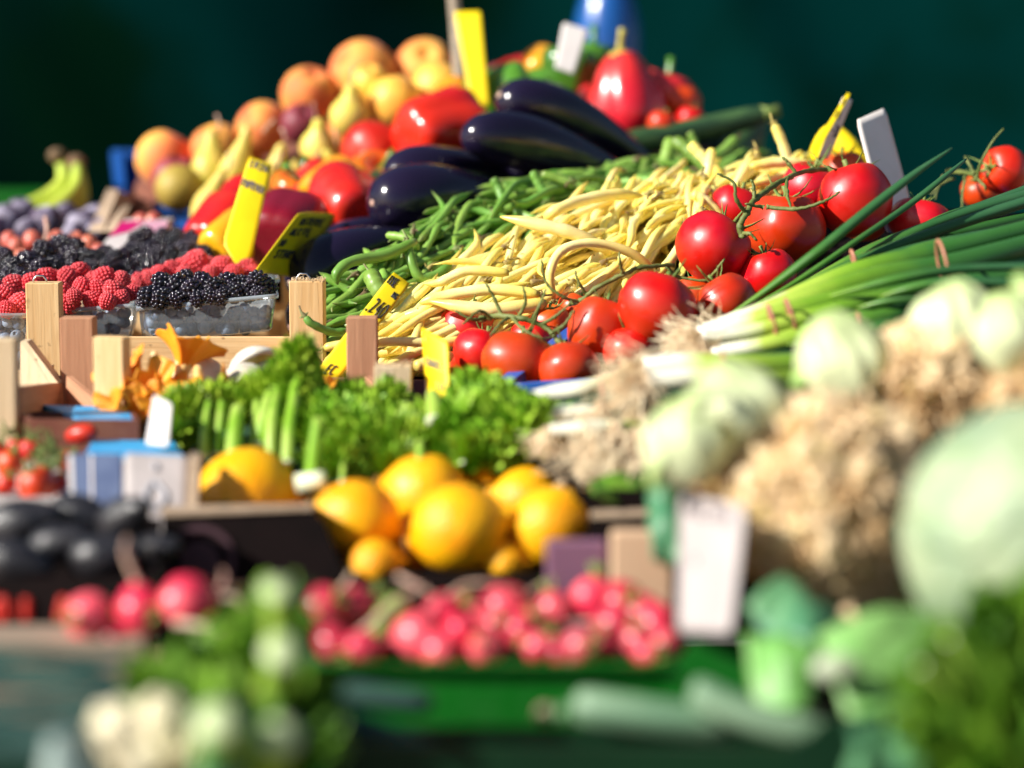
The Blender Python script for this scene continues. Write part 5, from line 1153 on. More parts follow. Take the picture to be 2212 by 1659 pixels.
bunch('lowest spring onion bunch, white shafts pointing left before the blue tray', (1250, 850, 1.88),
  [([(1120, 868, 1.9), (1200, 850, 1.9), (1280, 835, 1.9), (1400, 795, 1.94)], [15, 19, 18, 14]), ([(1150, 902, 1.84), (1240, 895, 1.84), (1340, 900, 1.84), (1450, 900, 1.86)], [17, 20, 18, 14]), ([(1190, 930, 1.80), (1280, 925, 1.8), (1380, 925, 1.82)], [14, 18, 16])],
  [([(1300, 822, 1.92), (1380, 800, 1.94), (1440, 790, 1.95)], [12, 10, 8])], [(1300, 838, 1.88, 26, -.2)], 60, .03, (-.5, -1, .3), tmax=.24)
b = MB()
for (px, py, d) in ((1300, 870, 1.82), (1330, 910, 1.8), (1290, 940, 1.78), (1350, 860, 1.84), (1380, 930, 1.78), (1340, 980, 1.74), (1260, 910, 1.8), (1420, 760, 1.9), (1380, 850, 1.82), (1310, 960, 1.76), (1270, 1000, 1.74), (1370, 1000, 1.74)):
    roots(b, P(px, py, d), D(-.3, -1, .2), 36, .05, .0007, .8)
selfc(b, 'root_tangle', m_hair, 'tangle of beige onion roots hanging below the white bulbs', 'onion roots', smooth=True)['kind'] = 'stuff'
basket('onion_crate', 'dark crate carrying spring onions and celery roots', m_blackc, [P(1240, 1060, 1.68), P(2400, 1060, 1.68), P(2400, 760, 2.05), P(1120, 860, 2.03)], .06)
heap_liner('paper_liner', 'dark green paper liner under the spring onions', [[(1130, 930, 1.86), (1500, 940, 1.84), (2300, 960, 1.8)], [(1150, 880, 1.98), (1600, 830, 1.98), (2300, 760, 1.98)], [(1500, 760, 2.1), (1900, 660, 2.12), (2400, 560, 2.16)]], m_cloth)
# ============================================================ CELERY ROOTS
def celroot(label, c, r, stalks, hairs, hd, hn, dark=False, crowns=()):
    px, py, d = c; R = W(r, d); e = empty('celery_root', label, 'celery root', 'celery roots with trimmed stalks', P(px, py, d))
    v, f, a = lathe([(x*R, z*R) for x, z in prof([(0, -1), (.5, -.88), (.88, -.5), (1, 0), (.86, .5), (.5, .84), (0, .95)], 90)], 130)
    obj('root_ball', mesh('root_ball', wob(wob(wob(v, .16, 34, r), .14, 85, r+3), .07, 190, r+5), f, m_cel if not dark else m_celshade), e)
    b = MB(); rn = random.Random(int(r))
    for (hx, hy, hr, n) in hairs:
        for i in range(n):
            an = rn.uniform(0, 2*pi); rr = hr*math.sqrt(rn.random())
            q = P(hx+rr*math.cos(an), hy+rr*math.sin(an), d-R/1*.0/1)-e.location
            z2 = max(0, 1-((q.length)/(R*1.05))**2); q = q - FW*R*math.sqrt(z2)*1.0
            v0 = (q.normalized()*.6+Vector((rn.uniform(-1, 1), rn.uniform(-1, 1), rn.uniform(-1.2, .5)))).normalized(); pts = [q-q.normalized()*.004]; pp = pts[0]; rd = rn.uniform(.0010, .0026)
            for s in range(5):
                v0 = (v0+Vector((rn.uniform(-1, 1), rn.uniform(-1, 1), rn.uniform(-1, 1)))*.7).normalized(); pp = pp+v0*hd*rn.uniform(.5, 1); pts.append(pp)
            b.tube(pts, [rd*1.3, rd, rd, rd*.8, rd*.6, rd*.2], 5)
    b.build('rootlets', m_celh, e)
    for (cx, cy, cd_, cr, ax) in crowns:
        q = qz(D(*ax)); cR = W(cr, cd_)
        v, f, a = lathe([(x*cR, z*cR) for x, z in prof([(0, -1), (.55, -.9), (.95, -.4), (1, .1), (.8, .6), (.5, .95), (.3, 1.1), (0, 1.05)], 40)], 70, lambda ph, t, q_: q_*(1+.09*abs(math.sin(4.5*ph+1.5*t))-.05+.03*math.sin(13*ph)))
        cc = P(cx, cy, cd_)-e.location
        obj('crown', mesh('crown', [cc+q @ p for p in wob(v, .22, 30, cr)], f, m_celst, True, [.1+.85*x for x in a]), e)
    for pts, rr in stalks:
        w = [p-e.location for p in seg_path(pts, 16)]; rad = [W(x.x, pts[0][2]) for x in spline([(q, 0, 0) for q in rr], 16)]
        b = MB(); b.tube(w, rad, 12, 0, 1, flat=.75)
        b.build('stalk', m_celst, e, att=True)
    return e
celroot('largest celery root, tan rootlets facing the viewer, behind the white card', (1775, 1075, 1.46), 232,
  [([(1620-k*4, 930-k*5, 1.40+.012*(k % 3)), (1560-k*14+60*(k/9)**2, 850+k*6-14*(k % 2), 1.405+.012*(k % 3)), (1500-k*9+30*(k % 3), 862+k*16, 1.40+.012*(k % 3)), (1440+14*(k % 3)-3*k+70*(k < 2), 905+k*17, 1.40+.012*(k % 3))], [30, 26, 24, 12]) for k in range(0, 10, 3)]
  + [([(1680, 900, 1.44), (1650-20*k, 835, 1.45), (1590-25*k, 812+8*k, 1.46)], [36, 30, 14]) for k in range(3)],
  [(1620, 1010, 120, 90), (1800, 1190, 150, 120), (1640, 1130, 100, 60), (1840, 960, 110, 50), (1780, 1290, 60, 60)], .0045, 0, crowns=[(1478, 960, 1.42, 88, (-.2, .9, -.1)), (1590, 885, 1.45, 92, (-.5, .8, -.3))])
celroot('added olive ball standing for the shaded underside of the largest celery root', (1890, 1230, 1.52), 135, [], [(1860, 1300, 50, 24)], .005, 0, dark=True)  # extra ball; its olive colour paints the shadow beneath the largest root
celroot('second celery root with pale crown, behind the largest one', (2000, 820, 1.62), 135,
  [([(1880, 800, 1.6), (1800, 760, 1.6), (1760, 780, 1.6), (1720, 840, 1.6)], [44, 46, 40, 24]), ([(1900, 760, 1.63), (1860, 720, 1.64), (1810, 700, 1.65)], [30, 26, 14])],
  [(1960, 850, 85, 130), (2060, 860, 60, 60)], .006, 0, crowns=[(1812, 782, 1.60, 92, (-.3, .9, -.2))])
celroot('celery root with a bushy pale crown below the large rubber band', (2130, 800, 1.66), 90,
  [([(2060, 760, 1.62), (2010, 680, 1.62), (1985, 700, 1.62), (1965, 740, 1.62)], [36, 38, 30, 16]), ([(2080, 750, 1.62), (2060, 670, 1.62), (2020, 640, 1.63)], [40, 40, 24]), ([(2090, 760, 1.61), (2110, 690, 1.61), (2080, 640, 1.62), (2040, 625, 1.63)], [40, 40, 32, 16]), ([(2110, 740, 1.64), (2140, 680, 1.65), (2150, 640, 1.66)], [30, 30, 18])],
  [(2100, 840, 50, 50)], .006, 0, crowns=[(2058, 706, 1.61, 88, (-.1, 1, -.2))])
celroot('celery root cut by the right edge', (2260, 850, 1.5), 110,
  [([(2200, 770, 1.48), (2160, 710, 1.48), (2135, 730, 1.48)], [44, 40, 22]), ([(2230, 760, 1.48), (2190, 670, 1.49), (2160, 650, 1.5)], [44, 40, 22]), ([(2250, 740, 1.5), (2220, 640, 1.5), (2200, 590, 1.5)], [40, 36, 20])],
  [(2190, 840, 60, 90)], .006, 0, crowns=[(2185, 720, 1.49, 84, (-.2, 1, -.1))])
# ============================================================ CABBAGE
def cabbage():
    px, py, d = 2242, 1160, 1.22; R = W(272, d)
    e = empty('cabbage', 'round pale green cabbage cut by the right edge', 'cabbage', None, P(px, py, d))
    v, f, a = lathe([(x*R, z*R) for x, z in prof([(0, -.95), (.5, -.84), (.88, -.48), (1, 0), (.88, .48), (.5, .86), (0, .97)], 30)], 48)
    obj('head', mesh('head', wob(v, .05, 20, 2), f, m_cab), e, q=qz(D(-.3, .5, .5)))
    for k, (ax, s0) in enumerate(((D(-.8, .3, .5), 1.025), (D(-.3, .9, .3), 1.055), (D(-.6, -.5, .7), 1.045))):
        q = qz(ax, k); v = []; f = []; n = 20
        for i in range(n+1):
            for j in range(36):
                ph = 2*pi*j/36; th = (1.15+.10*math.sin(5*ph+k)+.06*math.sin(11*ph))*i/n; rr = R*s0*(1+.015*i/n+.03*max(0, i/n-.8)*math.sin(6*ph+k)); vein = R*(.012*math.exp(-((math.sin(4*ph+.8*math.sin(3*th)))**2)/.03)+.02*noise.noise(Vector((math.cos(ph)*th*2, math.sin(ph)*th*2, k*3.0))))
                v.append(q @ (Vector((math.sin(th)*math.cos(ph), math.sin(th)*math.sin(ph), math.cos(th)))*(rr+vein)))
        for i in range(n):
            for j in range(36): f.append((i*36+j, i*36+(j+1) % 36, (i+1)*36+(j+1) % 36, (i+1)*36+j))
        o = obj('outer_leaf', mesh('outer_leaf', v, f, m_cab), e); md = o.modifiers.new('t', 'SOLIDIFY'); md.thickness = .0012
cabbage()
# ============================================================ LEAFY BUNCHES
def leaf_quad(b, p, dirv, L, w, curl=.3):
    """small lobed leaf: 3 leaflets, each 2 quads bent"""
    dirv = dirv.normalized(); side = dirv.cross(Vector((U(-1, 1), U(-1, 1), U(-1, 1)))).normalized(); up = side.cross(dirv)
    for a in (-.7, 0, .7):
        d2 = (dirv*math.cos(a)+side*math.sin(a)); s2 = (side*math.cos(a)-dirv*math.sin(a)); l = L*(1 if a == 0 else .75)
        m = p+d2*l*.5+up*l*curl*.2; t = p+d2*l-up*l*curl*.15
        b.add([p, m+s2*w*.5, t+s2*w*.22, t-s2*w*.22, m-s2*w*.5, m-up*w*.12], [(0, 1, 5), (0, 5, 4), (1, 2, 5), (5, 2, 3), (5, 3, 4)])
def bunchy(name, label, cat, c, stems, foliage, mat, matst, group=None, L=.014, w=.0048, stemr=.0018, frilly=1.0):
    """stems: list of (pts,px radius); foliage: list of (px,py,d,rpx,n)"""
    e = empty(name, label, cat, group, P(*c))
    for pts, r in stems:
        ws = [p-e.location for p in seg_path(pts, 12)]; b = MB(); rr = W(r, pts[0][2])*(.8 if group else 1); b.tube(ws, [rr*(1.15-.35*i/12) for i in range(12)], 9, flat=.8); s = b.build('stalk', matst, e)
        b = MB(); t0 = (ws[0]-ws[1]).normalized(); b.tube([ws[0]-t0*.0005, ws[0]+t0*.0012], rr*1.1, 9); b.build('cut_end', m_stalkw, s)
    b = MB()
    for (px, py, d, r, n) in foliage:
        if group: n = int(n*1.7)
        if group and py < 915 and not (560 < px < 665): py += 34; r *= .85
        R = W(r, d); cc = P(px, py, d)-e.location
        for i in range(n):
            v = Vector((rnd.gauss(0, 1), rnd.gauss(0, 1), rnd.gauss(0, 1))).normalized(); q = cc+v*R*U(.35, 1.0)**.6
            leaf_quad(b, q, (v+Vector((U(-.5, .5), U(-.5, .5), U(.6, 2.0) if group else U(0, .8)))), L*U(.7, 1.2)*frilly, w*U(.7, 1.2)*frilly)
            if i % 4 == 0: b.tube([cc+v*R*.2, q], .0007, 4, cap=False)
            if group and i % 5 == 0: b.tube([cc+Vector((v.x*R*.4, v.y*R*.4, -R*.9)), cc+Vector((v.x*R*.6, v.y*R*.6, R*.2)), q+Vector((0, 0, R*.25))], [.0014, .0011, .0005], 5, cap=False)
    b.build('foliage', mat, e, smooth=False); return e
gp = 'leafy green bunches behind the lemons'
bunchy('leafy_bunch', 'leafy green bunch left of the middle, thick cut stalks, right of the narrow white card', 'herb bunch', (480, 930, 1.9),
  [([(440, 985, 1.86), (442, 930, 1.87), (452, 870, 1.9)], 15), ([(505, 985, 1.85), (508, 930, 1.87), (515, 880, 1.9)], 22), ([(470, 980, 1.87), (475, 920, 1.88), (480, 870, 1.9)], 16), ([(545, 990, 1.88), (550, 930, 1.89), (556, 870, 1.92)], 18)],
  [(400, 855, 1.92, 40, 150), (385, 890, 1.93, 32, 110), (450, 850, 1.94, 42, 150), (520, 850, 1.95, 45, 160), (420, 900, 1.94, 35, 110), (570, 860, 1.95, 40, 130), (480, 830, 1.95, 20, 40)], m_pars, m_stalk, gp)
bunchy('leafy_bunch', 'tallest green bunch with a pale rolled tip, before the pale mushrooms', 'herb bunch', (620, 900, 1.92),
  [([(622, 1000, 1.84), (625, 930, 1.86), (635, 860, 1.9), (645, 790, 1.94)], 17), ([(590, 1000, 1.87), (588, 930, 1.88), (600, 850, 1.92), (620, 790, 1.95)], 24), ([(560, 960, 1.88), (575, 880, 1.9), (600, 810, 1.94)], 18)],
  [(645, 775, 1.95, 28, 90), (625, 820, 1.94, 34, 120), (590, 860, 1.94, 40, 130), (640, 870, 1.93, 38, 140), (660, 830, 1.95, 30, 90), (600, 930, 1.92, 34, 110), (655, 930, 1.9, 34, 110)], m_pars, m_stalk, gp)
bunchy('leafy_bunch', 'leafy bunch in the middle with a bright cut stalk standing on a white stalk end', 'herb bunch', (720, 950, 1.86),
  [([(672, 1045, 1.76), (678, 980, 1.78), (688, 905, 1.8)], 19), ([(740, 1040, 1.8), (745, 960, 1.84), (750, 890, 1.88)], 8), ([(700, 1040, 1.82), (710, 960, 1.84), (720, 890, 1.88)], 12)],
  [(700, 870, 1.92, 42, 150), (760, 890, 1.9, 48, 190), (720, 940, 1.87, 46, 180), (780, 950, 1.86, 46, 180), (800, 870, 1.94, 36, 110), (740, 1000, 1.84, 40, 140), (760, 830, 1.96, 30, 70), (700, 1010, 1.84, 34, 90)], m_pars, m_stalk, gp)
bunchy('leafy_bunch', 'feathery green bunch behind the upper lemon, below the pale wood block', 'herb bunch', (880, 930, 1.86),
  [([(905, 1010, 1.78), (908, 975, 1.79), (905, 955, 1.8)], 12), ([(850, 1040, 1.8), (850, 960, 1.84), (845, 880, 1.88)], 9), ([(938, 910, 1.84), (938, 870, 1.86), (935, 850, 1.88)], 22)],
  [(860, 900, 1.9, 50, 190), (920, 900, 1.89, 50, 190), (880, 960, 1.86, 50, 190), (830, 960, 1.86, 40, 140), (940, 960, 1.86, 46, 170), (830, 830, 1.96, 24, 50), (850, 840, 1.95, 30, 80), (960, 880, 1.92, 36, 110), (850, 1010, 1.83, 40, 120)], m_pars, m_stalk, gp)
bunchy('leafy_bunch', 'rightmost green bunch with flat pointed leaves beside the onion roots', 'herb bunch', (1060, 920, 1.86),
  [([(1000, 1000, 1.82), (1010, 930, 1.85), (1030, 860, 1.88)], 8), ([(1100, 960, 1.82), (1110, 920, 1.84), (1140, 880, 1.88)], 7)],
  [(1010, 880, 1.9, 46, 150), (1030, 830, 1.94, 28, 70), (1060, 920, 1.87, 50, 170), (1110, 900, 1.88, 44, 130), (1150, 930, 1.85, 38, 90), (1000, 950, 1.85, 44, 150), (1070, 860, 1.92, 34, 80), (1120, 950, 1.84, 40, 110), (1040, 980, 1.83, 36, 100)], m_pars, m_stalk, gp, L=.022, w=.009)
sheet('leaf_scrap', m_parsd, 'bluish green leaf lying between lemons and onion roots', 'leaf', [(1280, 1030, 1.7), (1400, 1020, 1.75), (1400, 1080, 1.7), (1270, 1085, 1.66)], rip=.006)
basket('herb_crate', 'dark crate holding the leafy bunches', m_blackc, [P(400, 1045, 1.80), P(1150, 1045, 1.80), P(1150, 930, 2.0), P(380, 930, 2.0)], .07)
heap_liner('paper_liner', 'dark liner under the leafy bunches', [[(400, 1050, 1.86), (760, 1050, 1.88), (1150, 1050, 1.88)], [(380, 980, 1.94), (760, 980, 1.95), (1180, 980, 1.94)], [(380, 920, 2.0), (760, 910, 2.0), (1180, 910, 2.0)]], m_cloth)
selfc(MB().tube([P(640, 1045, 1.74), P(690, 1038, 1.74), P(702, 1036, 1.74)], W(20, 1.74), 12), 'stalk_end', m_stalkw, 'white cut stalk end lying left of the lemons', 'stalk end', smooth=True)
# ============================================================ LEMONS AND THEIR BOX
def lemon(px, py, r, d, ax, lb, k, sl=1.12, R=None):
    rr = R or W(r, d); o = put('lemon', cached(('lem', k % 3), lambda: mesh('lemon', wob(lathe(prof(sc_prof(LEM, .034, .0395), 34), 36)[0], .05, 24, k), lathe(prof(sc_prof(LEM, .034, .0395), 34), 36)[1], m_lemon)), lb, 'lemon', px, py, d, ax, U(0, 6), rr/.034, 'lemons in the dark box')
    b = MB(); v, f, a = lathe([(0, .0015), (.003, .0012), (.0036, 0), (0, -.001)], 10); b.add(v, f); sub('stem_scar', b.me('stem_scar', M('lemon_scar', (.25, .12, .02), None, rough=.8)), o, (0, 0, -.0394), qz((0, 0, -1)), 1.9)
LL = [(535, 1080, 114, 1.80, (.25, .15, -.95), 'lemon on its own at the left, stem end facing the viewer', 0), (768, 1124, 90, 1.72, (.85, -.3, -.25), 'shaded lemon at the left of the front row', 1), (916, 1072, 92, 1.80, (.9, -.25, .1), 'highest lemon, at the back centre', 2),
      (990, 1142, 100, 1.69, (.92, .3, .2), 'largest lemon in the middle of the front row', 0), (1140, 1084, 74, 1.80, (-.75, .2, .2), 'lemon at the back right', 1), (1190, 1138, 88, 1.70, (.72, .66, .1), 'right lemon with its tip pointing up to the right', 2),
      (808, 1218, 56, 1.675, (.97, .1, .1), 'small lemon low at the box edge, front left', 1), (1130, 1200, 44, 1.70, (.9, .0, .2), 'lemon low beside the right one', 0), (1090, 1215, 44, 1.68, (.8, 0, .2), 'lemon low between largest and right ones', 0), (880, 1190, 60, 1.76, (0, 1, .2), 'lemon buried behind the front row', 1), (1040, 1090, 70, 1.84, (0, 1, .2), 'lemon buried behind the largest one', 2), (650, 1150, 60, 1.8, (0, 1, 0), 'lemon buried behind the left front wall', 2)]
for px, py, r, d, ax, lb, k in LL: lemon(px, py, r, d, ax, lb, k)
def lemon_box():
    e = empty('fruit_box', 'black cardboard box with low cut out front holding the lemons', 'box', 'cardboard boxes', P(880, 1330, 1.8))
    d = 1.655; pts = [(350, 1112), (560, 1104), (672, 1098), (700, 1130), (742, 1236), (1268, 1240), (1272, 1120), (1405, 1112), (1408, 1420), (350, 1420)]
    b = MB(); polyslab(b, [P(x, y, d)-e.location for x, y in pts], FW*.006); b.build('front_panel', m_blackc, e, False)
    b = MB(); n = [(348, 1106, 1.652), (676, 1092, 1.652), (676, 1088, 1.70), (348, 1094, 1.70)]
    polyslab(b, [P(*p)-e.location for p in n], Vector((0, 0, -.003))); b.build('top_flap', m_kraft, e, False)
    b = MB(); n = [(1276, 1112, 1.652), (1408, 1106, 1.652), (1408, 1095, 1.70), (1276, 1098, 1.70)]
    polyslab(b, [P(*p)-e.location for p in n], Vector((0, 0, -.003))); b.build('top_flap', m_kraft, e, False)
    def wall(q, th, m=m_blackc, nm='side_panel'):
        b = MB(); polyslab(b, [P(*p)-e.location for p in q], th); b.build(nm, m, e, False)
    wall([(350, 1112, 1.66), (430, 1010, 1.93), (430, 1240, 1.93), (350, 1420, 1.66)], Vector((.005, 0, 0)))
    wall([(1405, 1112, 1.66), (1300, 1010, 1.93), (1300, 1240, 1.93), (1405, 1420, 1.66)], Vector((-.005, 0, 0)))
    wall([(430, 1005, 1.935), (1040, 1020, 1.935), (1040, 1240, 1.935), (430, 1240, 1.935)], Vector((0, .005, 0)), nm='back_panel')
    wall([(1040, 1020, 1.935), (1095, 996, 1.935), (1250, 998, 1.935), (1300, 1020, 1.935), (1300, 1240, 1.935), (1040, 1240, 1.935)], Vector((0, .005, 0)), nm='back_panel')
    wall([(360, 1400, 1.665), (1400, 1400, 1.665), (1300, 1240, 1.93), (430, 1240, 1.93)], Vector((0, 0, -.004)), nm='bottom_panel')
    c = P(432, 1212, 1.653)-e.location; b = MB(); R1, R0, R2 = W(78, 1.65), W(64, 1.65), W(44, 1.65); n = 40
    ring = lambda r, dy: [c+(RT*math.cos(2*pi*i/n)+UP*math.sin(2*pi*i/n))*r-FW*dy for i in range(n)]
    b.add(ring(R1, 0)+ring(R0, 0)+ring(R1, .0008)+ring(R0, .0008), [(2*n+i, 2*n+(i+1) % n, 3*n+(i+1) % n, 3*n+i) for i in range(n)]+[(i, (i+1) % n, 2*n+(i+1) % n, 2*n+i) for i in range(n)]+[(n+i, 3*n+i, 3*n+(i+1) % n, n+(i+1) % n) for i in range(n)])
    A = ring(R2, 0); B = ring(R2, .0008); b.add(A+B, [tuple(range(n, 2*n))]+[(i, (i+1) % n, n+(i+1) % n, n+i) for i in range(n)])
    b.build('ring_emblem', M('emblem_print', (.06, .022, .032), None, rough=.6), e, False)
    for (px, w_) in ((1062, 54),):
        q = P(px, 968, 1.92); b = MB(); b.box(q-e.location-Vector((0, 0, .05)), W(w_, 1.92), .012, .10, 0, .001); b.build('corner_post', m_brownc, e, False)
lemon_box()
# ============================================================ LEFT: CHERRY TOMATOES, BOXES, AVOCADOS
for i, (px, py, r, d, lb) in enumerate([(22, 1002, 31, 1.82, 'cherry tomato at the left edge, top'), (66, 972, 24, 1.86, 'cherry tomato behind the edge one'), (82, 1048, 42, 1.78, 'largest cherry tomato, below the dried green calyxes'), (130, 1045, 24, 1.8, 'cherry tomato touching the blue grey box'), (12, 1045, 24, 1.78, 'cherry tomato at the left edge, lower'), (35, 965, 20, 1.9, 'small cherry tomato high at the left edge'), (150, 1000, 26, 1.86, 'cherry tomato half hidden by calyxes'), (-10, 975, 26, 1.86, 'cherry tomato cut by the edge')]):
    o = put('cherry_tomato', tomato_me(m_tomato, i % 3, squash=1.0, r=.018), lb, 'cherry tomato', px, py, d, (U(-.5, .5), .9, .3), 0, W(r, d)/.018, 'cherry tomatoes at the left')
    sub('calyx', calyx_me(10+i % 3, r=.012), o, (0, 0, .0145))
o = put('cherry_tomato', cached('plumtom', lambda: mesh('cherry_tomato', *lathe(prof(sc_prof(OVAL, .015, .026), 20), 26)[:2], m_tomato_dk)), 'oval red tomato lying under the upper blue flap', 'cherry tomato', 176, 938, 1.9, (.95, .2, .3), 0, W(22, 1.9)/.015, 'cherry tomatoes at the left')
b = MB()
for (px, py, d) in ((95, 1000, 1.82), (110, 975, 1.84), (80, 985, 1.84), (120, 1005, 1.8), (70, 950, 1.88), (100, 960, 1.86), (25, 940, 1.9), (105, 1020, 1.79)):
    for i in range(12):
        v = Vector((U(-1, 1), U(-1, 1), U(-.3, 1))).normalized(); p = P(px+U(-12, 12), py+U(-10, 10), d); b.tube([p, p+v*.006, p+v*.012+Vector((0, 0, U(-.004, .004)))], [.0012, .0013, .0003], 5, flat=.5)
selfc(b, 'calyx_tangle', m_calyx, 'tangle of dried green calyxes and stalks on the cherry tomatoes', 'calyxes', smooth=True)['kind'] = 'stuff'
basket('tomato_box', 'pale carton with the cherry tomatoes at the left edge', m_white, [P(-90, 1075, 1.76), P(150, 1075, 1.76), P(150, 985, 1.92), P(-90, 985, 1.92)], .04)
def flapbox(label, q, top, side, sideh, th=.004, name='carton_box'):
    """carton with printed folded top flap q(4 px pts) and a front side below"""
    c = [P(*p) for p in q]; e = empty(name, label, 'box', 'cardboard boxes', sum(c, Vector())/4-Vector((0, 0, sideh)))
    b = MB(); polyslab(b, [p-e.location for p in c], Vector((0, 0, -th))); b.build('top_flap', top, e, False)
    dn = Vector((0, 0, -th-.001))
    for i, j in ((0, 1), (1, 2), (2, 3), (3, 0)):
        a = c[i]; bb = c[j]; ctr = sum(c, Vector())/4; k = .97
        a2 = ctr+(a-ctr)*k+dn; b2 = ctr+(bb-ctr)*k+dn
        b = MB(); t = (b2-a2); nn = Vector((-t.y, t.x, 0)).normalized()*.003
        b.add([p-e.location for p in (a2, b2, b2+nn, a2+nn, a2-Vector((0, 0, sideh)), b2-Vector((0, 0, sideh)), b2+nn-Vector((0, 0, sideh)), a2+nn-Vector((0, 0, sideh)))], [(0, 1, 2, 3), (4, 7, 6, 5), (0, 4, 5, 1), (1, 5, 6, 2), (2, 6, 7, 3), (3, 7, 4, 0)]); b.build('side_panel', side, e, False)
    return e
flapbox('brown carton with bright blue top flap, above the oval red tomato', [(185, 908, 1.93), (296, 908, 1.93), (270, 880, 2.04), (90, 874, 2.06)], m_bluec, m_brownc, .06)
basket('open_carton', 'open brown carton below the bright blue flap', m_brownc, [P(52, 905, 1.92), P(300, 908, 1.92), P(290, 890, 2.0), P(60, 890, 2.0)], .05, th=.004)
flapbox('blue topped carton with the narrow white card stuck behind it', [(180, 988, 1.78), (400, 990, 1.78), (372, 952, 1.92), (200, 950, 1.92)], m_bluec, m_bluegrey, .07)
box_printed('printed_carton', 'blue grey printed box side beside the white pointed card', 'box', [(146, 982, 1.77), (262, 982, 1.77), (262, 1100, 1.75), (150, 1100, 1.75)], .004, m_bluegrey, [('printed_stripe', m_white, [(.02, 0), (.10, 0), (.10, 1), (.02, 1)], 0), ('printed_stripe', m_grey, [(.42, 0), (.46, 0), (.46, 1), (.42, 1)], 0)])
box_printed('beige_carton', 'beige carton edge between white pointed card and the lone lemon', 'box', [(408, 985, 1.73), (430, 990, 1.73), (424, 1110, 1.70), (402, 1110, 1.70)], .02, m_kraft, [])
AV = [(50, 1130, 85, 55, 1.62, (.9, .2, .1), 'black eggplant lying at the back of the left black box', 0), (180, 1118, 80, 48, 1.64, (.9, -.2, .1), 'black eggplant in the middle back', 1), (270, 1120, 52, 48, 1.62, (.5, .3, .5), 'rough black eggplant under the pointed white card', 2),
      (235, 1200, 105, 50, 1.54, (.95, .1, .1), 'grey shining black eggplant in front', 0), (40, 1215, 100, 48, 1.53, (.95, -.25, .1), 'dark eggplant at the front left edge', 1), (130, 1175, 70, 45, 1.56, (.8, .2, .2), 'dark eggplant between the front pair', 2), (330, 1190, 60, 40, 1.6, (.8, .2, .2), 'dark eggplant touching the lemon box', 2)]
for px, py, L, r, d, ax, lb, k in AV:
    put('avocado', cached(('avo', k), lambda: mesh('avocado', wob(lathe(prof(sc_prof([(0, -1), (.4, -.95), (.8, -.7), (1, -.3), (.95, .1), (.7, .55), (.45, .85), (.2, .98), (0, 1)], .032, .055), 24), 30)[0], .06, 30, k), lathe(prof([(0, -1), (0, 1)], 24), 30)[1] if False else lathe(prof(sc_prof([(0, -1), (.4, -.95), (.8, -.7), (1, -.3), (.95, .1), (.7, .55), (.45, .85), (.2, .98), (0, 1)], .032, .055), 24), 30)[1], m_avo)), lb.replace('eggplant', 'avocado'), 'avocado', px, py, d, ax, U(0, 6), W(r, d)/.032, 'black avocados in the left box')
def black_box():
    e = empty('fruit_box', 'black box with red lettering on its front, holding the avocados', 'box', 'cardboard boxes', P(150, 1330, 1.5))
    for q, t in (([(-80, 1248, 1.49), (345, 1244, 1.49), (345, 1400, 1.49), (-80, 1400, 1.49)], FW*.005), ([(345, 1244, 1.5), (345, 1130, 1.66), (345, 1300, 1.66), (345, 1400, 1.5)], Vector((-.005, 0, 0))), ([(-80, 1360, 1.5), (345, 1360, 1.5), (345, 1260, 1.66), (-80, 1260, 1.66)], Vector((0, 0, -.004))), ([(-80, 1120, 1.67), (345, 1120, 1.67), (345, 1260, 1.67), (-80, 1260, 1.67)], FW*.005)):
        b = MB(); polyslab(b, [P(*p)-e.location for p in q], t); b.build('side_panel', m_blackc, e, False)
    b = MB()
    for cx, ch in ((0, 'O'), (73, 'I'), (190-3, 'A')):
        for st in GL[ch]:
            pts = spline([(x, y, 0) for x, y in st], 14); b.tube([P((cx/1.38)+p.x*26-8, 1292+p.y*48, 1.489)-e.location for p in pts], .0032, 6)
    b.build('lettering', m_redp, e)
black_box()
# ============================================================ RADISHES
def radish(px, py, r, d, ax, lb, tail=True, k=0, grp='radishes in the green crate'):
    def mk():
        v, f, a = lathe(prof(sc_prof([(0, -1.12), (.12, -1.1), (.45, -.95), (.85, -.5), (1, 0), (.92, .42), (.6, .82), (.25, .98), (0, 1.0)], .016, .017), 24), 26); return mesh('radish', wob(v, .08, 60, k), f, m_radish)
    o = put('radish', cached(('rad', k % 4), mk), lb, 'radish', px, py, d, ax, U(0, 6), W(r, d)/.016, grp)
    if tail:
        b = MB(); b.tube([(0, 0, -.016), (.001, 0, -.022), (.004*(1 if k % 2 else -1), .002, -.034), (.010*(1 if k % 2 else -1), .003, -.046)], [.0035, .0016, .0009, .0004], 6)
        sub('root_tail', cached(('rtail', k % 2), lambda: b.me('root_tail', m_root)), o)
    b = MB()
    for i in range(4):
        a = i*1.6; b.tube([(0, 0, .015), (.003*math.cos(a), .003*math.sin(a), .020), (.006*math.cos(a), .006*math.sin(a), .026)], [.0016, .0014, .0013], 5)
    sub('leaf_stub', cached('rstub', lambda: b.me('leaf_stub', m_rootg)), o)
radish(196, 1335, 56, 1.42, (-.3, .1, .8), 'leftmost radish of the separate trio', k=0, grp='radish trio at the left')
radish(302, 1318, 52, 1.42, (.2, -.9, .2), 'middle radish of the separate trio, upside down', k=1, grp='radish trio at the left')
radish(405, 1300, 58, 1.42, (-.8, -.2, .4), 'right radish of the separate trio with a long pale root', k=2, grp='radish trio at the left')
radish(250, 1385, 44, 1.42, (.2, .9, .2), 'radish below the separate trio', k=3, grp='radish trio at the left')
